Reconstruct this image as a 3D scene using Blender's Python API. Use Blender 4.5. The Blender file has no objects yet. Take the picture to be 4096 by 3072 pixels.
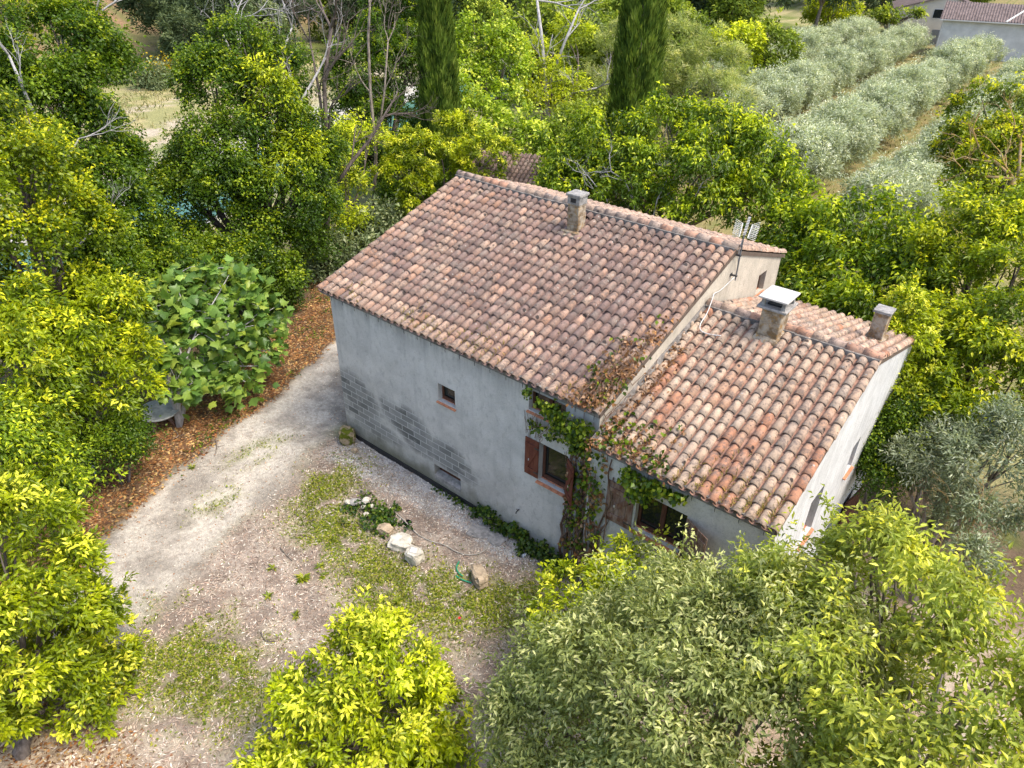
import bpy, bmesh, math, random
import numpy as np
from mathutils import Vector, Matrix

# ------------------------------------------------------------------ camera, sky, sun, exposure
scn = bpy.context.scene
COL = scn.collection
CAM = Vector((16.21, -10.86, 13.06))
cam = bpy.data.cameras.new('camera')
cam.sensor_width = 36.0
cam.lens = 24.950
cam.clip_start = 0.1
cam.clip_end = 3000
cam_ob = bpy.data.objects.new('camera', cam)
COL.objects.link(cam_ob)
cam_ob.matrix_world = Matrix([[0.768757, -0.352034, 0.533934, 16.2066], [0.639388, 0.404771, -0.653715, -10.8581], [0.014009, 0.843938, 0.536257, 13.064], [0, 0, 0, 1]])
scn.camera = cam_ob

SUN_AZ = math.radians(72)      # clockwise from +Y
SUN_EL = math.radians(60)
world = bpy.data.worlds.new('World')
scn.world = world
world.use_nodes = True
wn = world.node_tree
bg = wn.nodes.get('Background') or wn.nodes.new('ShaderNodeBackground')
wo = wn.nodes.get('World Output') or wn.nodes.new('ShaderNodeOutputWorld')
sky = wn.nodes.new('ShaderNodeTexSky')
sky.sky_type = 'NISHITA'
sky.sun_disc = False
sky.sun_elevation = SUN_EL
sky.sun_rotation = SUN_AZ
sky.air_density = 1.0
sky.dust_density = 3.0
sky.ozone_density = 1.0
wn.links.new(sky.outputs[0], bg.inputs[0])
bg.inputs[1].default_value = 0.15
wn.links.new(bg.outputs[0], wo.inputs[0])
sl = bpy.data.lights.new('sun', 'SUN')
sl.energy = 1.5
sl.angle = math.radians(22)
sl.color = (1.0, 0.94, 0.84)
so = bpy.data.objects.new('sun', sl)
COL.objects.link(so)
sdir = Vector((math.sin(SUN_AZ) * math.cos(SUN_EL), math.cos(SUN_AZ) * math.cos(SUN_EL), math.sin(SUN_EL)))
so.rotation_euler = sdir.to_track_quat('Z', 'Y').to_euler()
so.location = (30, 10, 60)
vs = scn.view_settings
vs.view_transform = 'Standard'
vs.look = 'None'
vs.gamma = 1.0
vs.use_curve_mapping = False
vs.exposure = 1.42
scn.cycles.max_bounces = 6
scn.cycles.diffuse_bounces = 4
scn.cycles.glossy_bounces = 2
scn.cycles.transmission_bounces = 4

rng = np.random.default_rng(7)
random.seed(5)

# ------------------------------------------------------------------ helpers
def tag(o, label=None, cat=None, group=None, kind=None):
    if label: o['label'] = label
    if cat: o['category'] = cat
    if group: o['group'] = group
    if kind: o['kind'] = kind
    return o

def link(name, me, parent=None):
    o = bpy.data.objects.new(name, me)
    COL.objects.link(o)
    if parent is not None: o.parent = parent
    return o

def empty(name, loc=(0, 0, 0), label=None, cat=None, group=None, parent=None):
    o = bpy.data.objects.new(name, None)
    o.empty_display_size = 0.2
    COL.objects.link(o)
    o.location = loc
    if parent is not None: o.parent = parent
    return tag(o, label, cat, group)

def local(o, root):
    """keep a mesh written in world coordinates in place under a moved root"""
    o.matrix_parent_inverse = Matrix.Translation(-Vector(root.location))
    return o

def np_mesh(name, V, F, mats, cols=None, smooth=False, midx=None):
    """V (n,3), F (m,k) of one polygon size, or list of such arrays"""
    me = bpy.data.meshes.new(name)
    Fs = F if isinstance(F, list) else [F]
    Fs = [np.asarray(f, dtype=np.int32) for f in Fs if len(f)]
    V = np.asarray(V, dtype=np.float32)
    me.vertices.add(len(V))
    me.vertices.foreach_set('co', V.ravel())
    nl = sum(f.size for f in Fs)
    npoly = sum(len(f) for f in Fs)
    me.loops.add(nl)
    me.loops.foreach_set('vertex_index', np.concatenate([f.ravel() for f in Fs]))
    me.polygons.add(npoly)
    tot = np.concatenate([np.full(len(f), f.shape[1], np.int32) for f in Fs])
    st = np.concatenate([[0], np.cumsum(tot)[:-1]]).astype(np.int32)
    me.polygons.foreach_set('loop_start', st)
    try: me.polygons.foreach_set('loop_total', tot)
    except Exception: pass
    if smooth: me.polygons.foreach_set('use_smooth', np.ones(npoly, bool))
    if midx is not None: me.polygons.foreach_set('material_index', np.asarray(midx, np.int32))
    if cols is not None:
        a = me.color_attributes.new('Col', 'FLOAT_COLOR', 'POINT')
        c = np.ones((len(V), 4), np.float32)
        c[:, :3] = cols
        a.data.foreach_set('color', c.ravel())
    for m in (mats if isinstance(mats, (list, tuple)) else [mats]): me.materials.append(m)
    me.update()
    me.validate()
    return me

class MB:
    """collects boxes, prisms, tubes into one mesh"""
    def __init__(s): s.v = []; s.f = []; s.c = []
    def add(s, vs_, fs_, col=None):
        o = len(s.v)
        s.v += [tuple(v) for v in vs_]
        s.f += [tuple(i + o for i in f) for f in fs_]
        s.c += [col or (1, 1, 1)] * len(vs_)
        return s
    def box(s, lo, hi, M=None, col=None):
        x0, y0, z0 = lo; x1, y1, z1 = hi
        P = [Vector(p) for p in ((x0,y0,z0),(x1,y0,z0),(x1,y1,z0),(x0,y1,z0),(x0,y0,z1),(x1,y0,z1),(x1,y1,z1),(x0,y1,z1))]
        if M is not None: P = [M @ p for p in P]
        return s.add(P, [(0,3,2,1),(4,5,6,7),(0,1,5,4),(1,2,6,5),(2,3,7,6),(3,0,4,7)], col)
    def hexa(s, P, col=None):
        return s.add(P, [(0,3,2,1),(4,5,6,7),(0,1,5,4),(1,2,6,5),(2,3,7,6),(3,0,4,7)], col)
    def tube(s, pts, rad, n=6, cap=True, col=None):
        pts = [Vector(p) for p in pts]
        rs = rad if isinstance(rad, (list, tuple)) else [rad] * len(pts)
        base = len(s.v)
        prev = None
        for i, p in enumerate(pts):
            t = (pts[min(i + 1, len(pts) - 1)] - pts[max(i - 1, 0)])
            t = t.normalized() if t.length > 1e-9 else Vector((0, 0, 1))
            if prev is None:
                a = Vector((0, 0, 1)) if abs(t.z) < .9 else Vector((1, 0, 0))
                u = t.cross(a).normalized()
            else:
                u = prev - t * prev.dot(t)
                u = u.normalized() if u.length > 1e-6 else t.orthogonal().normalized()
            prev = u
            w = t.cross(u)
            for k in range(n):
                an = 2 * math.pi * k / n
                s.v.append(tuple(p + (u * math.cos(an) + w * math.sin(an)) * rs[i]))
                s.c.append(col or (1, 1, 1))
        for i in range(len(pts) - 1):
            for k in range(n):
                a = base + i * n + k; b = base + i * n + (k + 1) % n
                s.f.append((a, b, b + n, a + n))
        if cap:
            s.f.append(tuple(base + k for k in range(n))[::-1])
            s.f.append(tuple(base + (len(pts) - 1) * n + k for k in range(n)))
        return s
    def mesh(s, name, mat, smooth=False):
        me = bpy.data.meshes.new(name)
        me.from_pydata(s.v, [], s.f)
        if any(c != (1, 1, 1) for c in s.c):
            a = me.color_attributes.new('Col', 'FLOAT_COLOR', 'POINT')
            arr = np.ones((len(s.v), 4), np.float32); arr[:, :3] = s.c
            a.data.foreach_set('color', arr.ravel())
        me.materials.append(mat)
        if smooth: me.polygons.foreach_set('use_smooth', [True] * len(me.polygons))
        me.update()
        return me
    def build(s, name, mat, parent=None, smooth=False):
        o = link(name, s.mesh(name, mat, smooth), parent)
        return o

def bevel(o, w=.01, seg=1):
    bm = bmesh.new(); bm.from_mesh(o.data)
    bmesh.ops.bevel(bm, geom=bm.edges[:], offset=w, segments=seg, affect='EDGES', clamp_overlap=True)
    bm.to_mesh(o.data); bm.free()
    return o

# value noise on numpy arrays
def vnoise(x, y, seed=0):
    xi = np.floor(x).astype(np.int64); yi = np.floor(y).astype(np.int64)
    xf = x - xi; yf = y - yi
    u = xf * xf * (3 - 2 * xf); v = yf * yf * (3 - 2 * yf)
    def h(a, b):
        n = (a * 374761393 + b * 668265263 + seed * 2147483647) & 0xffffffff
        n = ((n ^ (n >> 13)) * 1274126177) & 0xffffffff
        return ((n ^ (n >> 16)) & 0xffff) / 65535.0
    return (h(xi, yi) * (1 - u) + h(xi + 1, yi) * u) * (1 - v) + (h(xi, yi + 1) * (1 - u) + h(xi + 1, yi + 1) * u) * v
def fbm(x, y, sc=1.0, o=4, seed=0):
    r = 0; a = .5; t = 0
    for i in range(o):
        r = r + a * vnoise(x * sc, y * sc, seed + i); t += a; a *= .5; sc *= 2.03
    return r / t
def sstep(a, b, x):
    t = np.clip((x - a) / (b - a), 0, 1); return t * t * (3 - 2 * t)

# ------------------------------------------------------------------ materials
class NT:
    def __init__(s, name):
        s.m = bpy.data.materials.new(name); s.m.use_nodes = True
        s.t = s.m.node_tree; s.b = s.t.nodes['Principled BSDF']; s.out = s.t.nodes['Material Output']
        s._pos = None
    def n(s, typ, **kw):
        nd = s.t.nodes.new(typ)
        for k, v in kw.items():
            if k.startswith('i_'):
                key = k[2:]
                key = int(key) if key.isdigit() else key
                s.set(nd.inputs[key], v)
            else: setattr(nd, k, v)
        return nd
    def set(s, sock, v):
        if isinstance(v, bpy.types.NodeSocket): s.t.links.new(v, sock)
        elif isinstance(v, bpy.types.Node): s.t.links.new(v.outputs[0], sock)
        else:
            if sock.type == 'RGBA' and hasattr(v, '__len__') and len(v) == 3: v = (*v, 1)
            sock.default_value = v
    def pos(s):
        if s._pos is None: s._pos = s.n('ShaderNodeNewGeometry').outputs['Position']
        return s._pos
    def attr(s, name='Col'):
        return s.n('ShaderNodeAttribute', attribute_name=name).outputs['Color']
    def noise(s, scale, detail=4, vec=None, rough=.6, dist=0.0):
        nd = s.n('ShaderNodeTexNoise', i_Scale=scale, i_Detail=detail, i_Roughness=rough, i_Distortion=dist)
        s.set(nd.inputs['Vector'], vec if vec is not None else s.pos())
        return nd.outputs['Fac']
    def vor(s, scale, vec=None, out='Distance', rand=1.0):
        nd = s.n('ShaderNodeTexVoronoi', i_Scale=scale, i_Randomness=rand)
        s.set(nd.inputs['Vector'], vec if vec is not None else s.pos())
        return nd.outputs[out]
    def scl(s, v, vec=None):
        nd = s.n('ShaderNodeVectorMath', operation='MULTIPLY')
        s.set(nd.inputs[0], vec if vec is not None else s.pos()); nd.inputs[1].default_value = v
        return nd.outputs[0]
    def ramp(s, f, a, b, c0=0.0, c1=1.0):
        nd = s.n('ShaderNodeMapRange', interpolation_type='SMOOTHSTEP')
        s.set(nd.inputs[0], f); nd.inputs[1].default_value = a; nd.inputs[2].default_value = b
        nd.inputs[3].default_value = c0; nd.inputs[4].default_value = c1
        return nd.outputs[0]
    def math(s, op, a, b=None):
        nd = s.n('ShaderNodeMath', operation=op)
        s.set(nd.inputs[0], a)
        if b is not None: s.set(nd.inputs[1], b)
        return nd.outputs[0]
    def mix(s, f, a, b, mode='MIX'):
        nd = s.n('ShaderNodeMix', data_type='RGBA', blend_type=mode)
        s.set(nd.inputs[0], f); s.set(nd.inputs[6], a); s.set(nd.inputs[7], b)
        return nd.outputs[2]
    def sep(s, vec=None):
        nd = s.n('ShaderNodeSeparateXYZ'); s.set(nd.inputs[0], vec if vec is not None else s.pos())
        return nd.outputs
    def base(s, c, rough=.85, spec=.25):
        s.set(s.b.inputs['Base Color'], c); s.set(s.b.inputs['Roughness'], rough)
        s.set(s.b.inputs['Specular IOR Level'], spec)
        return s.m
    def bump(s, h, strength=.4, dist=.02):
        nd = s.n('ShaderNodeBump', i_Strength=strength, i_Distance=dist)
        s.set(nd.inputs['Height'], h)
        s.t.links.new(nd.outputs[0], s.b.inputs['Normal'])

def leaf_mat(name, trans=.42, gloss=.35, spec=.3):
    t = NT(name)
    c = t.attr()
    v = t.noise(1.1, 2)
    c2 = t.mix(1.0, c, t.ramp(v, .3, .7, .82, 1.18), 'MULTIPLY')
    t.base(c2, gloss, spec)
    tr = t.n('ShaderNodeBsdfTranslucent')
    t.set(tr.inputs[0], t.mix(1.0, c2, (1.35, 1.3, .6, 1), 'MULTIPLY'))
    mx = t.n('ShaderNodeMixShader')
    mx.inputs[0].default_value = trans
    t.t.links.new(t.b.outputs[0], mx.inputs[1]); t.t.links.new(tr.outputs[0], mx.inputs[2])
    t.t.links.new(mx.outputs[0], t.out.inputs[0])
    return t.m

def simple(name, col, rough=.8, spec=.25, var=.25, scale=6, bump=0.0, metal=0.0):
    t = NT(name)
    n = t.noise(scale, 5)
    c = t.mix(1.0, col, t.ramp(n, .25, .75, 1 - var, 1 + var), 'MULTIPLY')
    t.base(c, rough, spec)
    t.b.inputs['Metallic'].default_value = metal
    if bump: t.bump(t.noise(scale * 5, 5), bump, .02)
    return t.m

LEAF = leaf_mat('leaf')
LEAF_DULL = leaf_mat('leaf_matte', .3, .6, .15)
LITTER = leaf_mat('dry_leaf', .15, .8, .1)

def bark_mat(name, col, col2):
    t = NT(name)
    n = t.noise(3, 6, t.scl((3, 3, .7)))
    c = t.mix(t.ramp(n, .35, .65), col, col2)
    t.base(c, .9, .1)
    t.bump(t.noise(14, 5, t.scl((2, 2, .4))), .6, .03)
    return t.m
BARK = bark_mat('bark', (.13, .105, .08), (.26, .22, .18))
BARK_DARK = bark_mat('bark_dark', (.07, .055, .045), (.16, .13, .11))
BARK_GREY = bark_mat('bark_bleached', (.25, .235, .225), (.42, .40, .385))
BARK_ORANGE = bark_mat('bark_lichen', (.36, .22, .06), (.34, .27, .17))

def stucco(name, base, kind):
    t = NT(name)
    X, Y, Z = t.sep()[:3]
    n1 = t.noise(1.1, 6, rough=.65)
    n2 = t.noise(7, 5, t.scl((1, 1, .55)))
    c = t.mix(t.ramp(n1, .3, .7), [b * .84 for b in base], [min(1, b * 1.1) for b in base])
    c = t.mix(t.ramp(n2, .52, .68, 0, .5), c, [b * .66 for b in base])
    n3 = t.noise(16, 5, t.scl((1, 1, .8)), .75, 2.0)
    c = t.mix(t.ramp(n3, .55, .66, 0, .55), c, [b * .5 for b in base])
    c = t.mix(t.ramp(n3, .44, .32, 0, .4), c, [min(1, b * 1.22) for b in base])
    # rain streaks running down
    st = t.noise(1.0, 5, t.scl((5.5, 5.5, .35)))
    c = t.mix(t.ramp(st, .52, .75, 0, .4), c, [b * .68 for b in base])
    if kind == 'front':
        # damp shows the concrete blocks through the render in two patches
        cx = t.n('ShaderNodeCombineXYZ'); t.set(cx.inputs[0], X); t.set(cx.inputs[1], Z)
        wob = t.noise(3, 3)
        br = t.n('ShaderNodeTexBrick', offset=.5, i_Scale=1.0)
        br.inputs['Brick Width'].default_value = .5; br.inputs['Row Height'].default_value = .2
        br.inputs['Mortar Size'].default_value = .016; br.inputs['Mortar Smooth'].default_value = .6
        br.inputs['Bias'].default_value = -.1
        br.inputs['Color1'].default_value = (.5, .5, .5, 1); br.inputs['Color2'].default_value = (1, 1, 1, 1)
        br.inputs['Mortar'].default_value = (.0, .0, .0, 1)
        sc = t.n('ShaderNodeVectorMath', operation='ADD'); t.set(sc.inputs[0], cx.outputs[0]); sc.inputs[1].default_value = (.12, .06, 0)
        t.set(br.inputs['Vector'], sc.outputs[0])
        def blob(x, z, rx, rz, k):
            a = t.math('DIVIDE', t.math('SUBTRACT', X, x), rx)
            a = t.math('SUBTRACT', a, t.math('MULTIPLY', t.math('SUBTRACT', Z, z), k))
            b = t.math('DIVIDE', t.math('SUBTRACT', Z, z), rz)
            dd = t.math('ADD', t.math('MULTIPLY', a, a), t.math('MULTIPLY', b, b))
            dd = t.math('ADD', dd, t.math('MULTIPLY', t.math('SUBTRACT', n1, .5), 1.5))
            return t.ramp(dd, .25, 1.15, 1, 0)
        m = t.math('MAXIMUM', blob(1.2, .85, 1.25, 1.2, -.35), blob(3.5, .95, 1.25, .85, -.55))
        m = t.math('MAXIMUM', m, blob(5.0, .65, 1.1, .6, -.5))
        m = t.math('MAXIMUM', m, t.math('MULTIPLY', blob(1.9, .25, 1.5, .35, 0), .9))
        m = t.math('MULTIPLY', m, t.ramp(t.noise(2.2, 4), .15, .5))
        dark = t.mix(br.outputs['Color'], (.44, .44, .42, 1), (.06, .063, .062, 1))
        c = t.mix(t.math('MULTIPLY', m, .9), c, dark)
        # green algae at the foot of the wall
        g = t.math('MULTIPLY', t.ramp(t.math('ADD', Z, t.math('MULTIPLY', t.math('SUBTRACT', n1, .5), .9)), -.55, .28, 1, 0), t.ramp(X, 5.0, 9.2, 1, .25))
        c = t.mix(t.math('MULTIPLY', g, .85), c, (.115, .11, .07, 1))
        # darker streaks towards the eaves
        e = t.math('MULTIPLY', t.ramp(Z, 3.6, 4.35), t.ramp(st, .38, .62))
        c = t.mix(t.math('MULTIPLY', e, .55), c, (.17, .175, .17, 1))
    elif kind == 'side':
        st2 = t.noise(1.0, 5, t.scl((9, 9, .5)))
        c = t.mix(t.ramp(st2, .45, .7, 0, .45), c, (.30, .29, .27, 1))
    else:
        st2 = t.noise(22, 4)
        c = t.mix(t.ramp(st2, .5, .7, 0, .5), c, [b * .6 for b in base])
    t.base(c, .92, .12)
    hb = t.math('ADD', t.noise(34, 4), t.math('MULTIPLY', t.noise(9, 5, dist=1.2), 1.3))
    t.bump(hb, .55, .018)
    return t.m
W_FRONT = stucco('stucco_front', (.50, .485, .455), 'front')
W_WING = stucco('stucco_wing', (.50, .485, .45), 'wing')
W_SIDE = stucco('stucco_side', (.55, .54, .52), 'side')
W_GABLE = stucco('stucco_gable', (.50, .44, .35), 'gable')

def tile_mat():
    t = NT('clay_tile')
    c = t.attr()
    rnd = t.n('ShaderNodeObjectInfo').outputs['Random']
    n = t.noise(5, 5)
    c = t.mix(1.0, c, t.ramp(n, .25, .75, .8, 1.22), 'MULTIPLY')
    c = t.mix(t.math('MULTIPLY', t.ramp(t.noise(2.3, 5), .45, .70), .5), c, (.30, .25, .20, 1))
    c = t.mix(t.math('MULTIPLY', t.ramp(t.noise(26, 4, rough=.8), .52, .64), .5), c, (.10, .08, .072, 1))     # buff bloom
    c = t.mix(t.math('MULTIPLY', t.ramp(t.math('ADD', t.math('MULTIPLY', t.noise(8, 5, rough=.75), .7), t.math('MULTIPLY', t.noise(.8, 3), .3)), .47, .60), .75), c, (.12, .095, .082, 1))   # grey growth
    # round black lichen, a few per square metre
    warp = t.n('ShaderNodeVectorMath', operation='ADD')
    t.set(warp.inputs[0], t.pos())
    wn_ = t.n('ShaderNodeTexNoise', i_Scale=14.0, i_Detail=2.0); t.set(wn_.inputs['Vector'], t.pos())
    t.set(warp.inputs[1], t.scl((.05, .05, .05), wn_.outputs['Color']))
    v1 = t.vor(3.2, warp.outputs[0]); cl = t.vor(3.2, warp.outputs[0], 'Color')
    pick = t.ramp(t.sep(cl)[0], .55, .56)
    c = t.mix(t.math('MULTIPLY', t.ramp(v1, .13, .23, 1, 0), t.math('MULTIPLY', pick, .92)), c, (.035, .03, .028, 1))
    v2 = t.vor(9.0, warp.outputs[0]); cl2 = t.vor(9.0, warp.outputs[0], 'Color')
    c = t.mix(t.math('MULTIPLY', t.ramp(v2, .12, .24, 1, 0), t.math('MULTIPLY', t.ramp(t.sep(cl2)[0], .55, .56), .75)), c, (.05, .04, .036, 1))
    c = t.mix(t.math('MULTIPLY', t.ramp(v2, .14, .26, 1, 0), t.math('MULTIPLY', t.ramp(t.sep(cl2)[1], .80, .81), .6)), c, (.46, .43, .38, 1))
    t.base(c, .9, .15)
    t.bump(t.noise(30, 5), .35, .01)
    return t.m
TILE = tile_mat()
CHANNEL_SHADED = simple('channel_clay_shaded', (.15, .10, .085), .9, .1, .4, 7, .3)  # main roof channels: shade between the covers put into the clay colour
CHANNEL = simple('channel_clay', (.27, .155, .11), .9, .1, .35, 7, .3)
MORTAR = simple('mortar', (.17, .155, .14), .95, .1, .45, 9, .8)
DECK = simple('roof_deck', (.12, .09, .07), .95, .1, .2)
WOOD_RED = bark_mat('shutter_wood', (.125, .042, .028), (.17, .062, .038))
WOOD_OLD = bark_mat('weathered_wood', (.14, .065, .04), (.26, .19, .15))
WOOD_FRAME = bark_mat('frame_wood', (.075, .033, .022), (.13, .06, .04))
SILL = simple('terracotta', (.46, .185, .095), .75, .25, .25, 9, .15)
IRON = simple('iron', (.035, .033, .032), .55, .4, .2, 10)
def glass():
    t = NT('window_glass')
    t.base((.012, .014, .013), .06, .5)
    return t.m
GLASS = glass()
CONCRETE = simple('concrete', (.27, .255, .235), .9, .15, .35, 9, .6)
CAPSTONE = simple('cap_fibre_cement', (.48, .45, .41), .8, .2, .12, 9, .2)
CHIM = NT('chimney_render')
_n = CHIM.noise(5, 6)
_c = CHIM.mix(CHIM.ramp(_n, .35, .65), (.17, .115, .065, 1), (.40, .34, .26, 1))
_c = CHIM.mix(CHIM.math('MULTIPLY', CHIM.ramp(CHIM.noise(9, 4), .5, .66), .6), _c, (.34, .19, .05, 1))
CHIM.base(_c, .95, .1); CHIM.bump(CHIM.noise(22, 5), .9, .03); CHIM = CHIM.m
STONE = simple('limestone', (.50, .46, .38), .9, .15, .35, 6, .9)
STONE_TAN = simple('sandstone', (.36, .28, .19), .9, .15, .35, 6, .9)
STONE_MOSS = NT('mossy_stone')
_c = STONE_MOSS.mix(STONE_MOSS.ramp(STONE_MOSS.noise(5, 4), .42, .55), (.27, .21, .14, 1), (.09, .105, .012, 1))
STONE_MOSS.base(_c, .95, .1); STONE_MOSS.bump(STONE_MOSS.noise(20, 4), .8, .03); STONE_MOSS = STONE_MOSS.m
CONDUIT = simple('grey_conduit', (.36, .33, .28), .7, .3, .2)
PLASTIC_WHITE = simple('white_plastic', (.55, .53, .50), .5, .35, .08)
PVC = simple('grey_pvc', (.33, .35, .38), .4, .35, .1)
HOSE = simple('green_rubber', (.02, .22, .12), .5, .35, .1)
TAR = simple('bitumen', (.018, .018, .02), .55, .4, .3, 12, .5)
ALU = simple('aluminium', (.55, .54, .49), .5, .5, .1)
STEEL = simple('galvanised_steel', (.20, .21, .22), .5, .5, .15, 10, 0, .6)

# ------------------------------------------------------------------ terrain
RIVER_Y = [-40, -20, 9, 30, 63, 110, 300]
RIVER_X = [-14, -19, -29.5, -38, -45, -58, -120]
def river_x(y): return np.interp(y, RIVER_Y, RIVER_X)
DR_Y = [-14, -11, -9, -7.5, -5, -3.2, 0, 3.9, 8, 14]
DR_L = [1.5, 1.0, .3, -.55, -1.75, -2.4, -3.2, -5.0, -8.0, -12]
DR_R = [5.0, 4.2, 3.0, 2.55, 1.75, 1.15, .1, -1.5, -3.5, -7]
def ground_z(x, y):
    x = np.asarray(x, float); y = np.asarray(y, float)
    z = np.full(np.broadcast(x, y).shape, -.65)
    z = z - 1.6 * sstep(10.2, 15, x) * sstep(-14, -2, y)
    z = z - .9 * sstep(10, 20, y) * sstep(15, 5, x) * sstep(-30, -14, x)
    s = x - river_x(y)
    z = z + np.where(s < 22, -(sstep(22, 7, s)) * .75, 0)
    z = np.where(s < 8, z - sstep(7, 3.8, s) * 1.15 - sstep(3.8, 1.5, s) * 1.6, z)
    far = np.where(s < 0, -4.0 + sstep(-2.0, -5.0, s) * 1.1 + sstep(-6, -9, s) * .75 + sstep(-10, -60, s) * .3, z)
    z = np.where(s < 0, np.minimum(z, far) if False else far, z)
    hill = np.clip(-s - 52, 0, None)
    z = z + np.where(s < 0, hill * .27 + sstep(0, 30, hill) * 2, 0)
    back = np.clip(y - 150, 0, None)
    z = z + np.where(s >= 0, back * .12, 0)
    z = z + (fbm(x, y, .35, 3, 3) - .5) * .14 + (fbm(x, y, 1.6, 3, 5) - .5) * .05
    return z
def gz(x, y): return float(ground_z(np.array([x]), np.array([y]))[0])

def axis(segs):
    r = []
    for a, b, st in segs:
        n = max(1, int(round((b - a) / st)))
        r += [a + (b - a) * i / n for i in range(n)]
    r.append(segs[-1][1])
    return np.array(r)
gx = axis([(-520, -140, 20), (-140, -70, 3), (-70, -12, .8), (-12, 22, .17), (22, 60, 1.5), (60, 420, 20)])
gy = axis([(-200, -30, 15), (-30, -14, 1.2), (-14, 8, .17), (8, 24, .4), (24, 80, 1.2), (80, 170, 3), (170, 700, 20)])
GX, GY = np.meshgrid(gx, gy)
X_ = GX.ravel(); Y_ = GY.ravel()
Z_ = ground_z(X_, Y_)

def ground_masks(x, y):
    n1 = fbm(x, y, .9, 4, 11); n2 = fbm(x, y, 2.6, 4, 17); n3 = fbm(x, y, .35, 3, 23)
    wob = (n1 - .5) * 1.3 + (n2 - .5) * .5
    xl = np.interp(y, DR_Y, DR_L); xr = np.interp(y, DR_Y, DR_R)
    near = sstep(-16, -13, y) * sstep(13, 9, y)
    drive = sstep(-.25, .3, x - xl + wob * .5) * sstep(.45, -.45, x - xr + wob * .9) * near
    litter = sstep(-3.3, -2.2, x - xl + wob) * sstep(.35, -.25, x - xl + wob * .55) * near
    litter2 = sstep(-8.6, -10.0, y + wob) * sstep(7.5, 5.2, x + wob) * sstep(.4, 1.6, x)
    # chipped wood carpet right of the drive
    chips = sstep(-.4, .5, x - xr + wob * .9) * sstep(14, 12, x + wob) * sstep(-14, -12, y) * sstep(.2, -.6, y)
    def blob(cx, cy, rx, ry): return np.exp(-(((x - cx) / rx) ** 2 + ((y - cy) / ry) ** 2))
    g = blob(2.0, -1.9, .8, 1.3) + blob(3.6, -3.0, 1.1, .9) + blob(5.6, -3.2, 1.3, .8) + blob(7.7, -2.7, 1.3, 1.0)
    g = g + blob(4.3, -7.6, 1.5, 1.2) * .9 + blob(5.9, -7.4, 1.2, .9) * .8 + blob(3.4, -9.0, 1.0, 1.0) * .7 + blob(8.9, -1.6, .8, 1.0) + blob(6.9, -4.0, 1.2, .6) * .7
    g = g + blob(-.9, -2.3, .5, .9) * .55 + blob(.2, -4.4, .5, .8) * .35
    grass = np.clip(g, 0, 1) * sstep(.43, .62, n2 * .75 + n1 * .25 + .12 * np.clip(g, 0, 1))
    gravel = sstep(-1.15, -.75, y + wob * .5 + np.clip(x - 4, 0, 9) * -.05) * sstep(8.9, 7.6, x) * sstep(.4, 1.1, x) * sstep(.3, .1, y)
    soil = sstep(-2.6, -3.8, x - xl + wob * .6) * near
    return dict(n1=n1, n2=n2, n3=n3, drive=drive, litter=litter, litter2=litter2, chips=chips, grass=grass, gravel=gravel, soil=soil, near=near)

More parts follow.
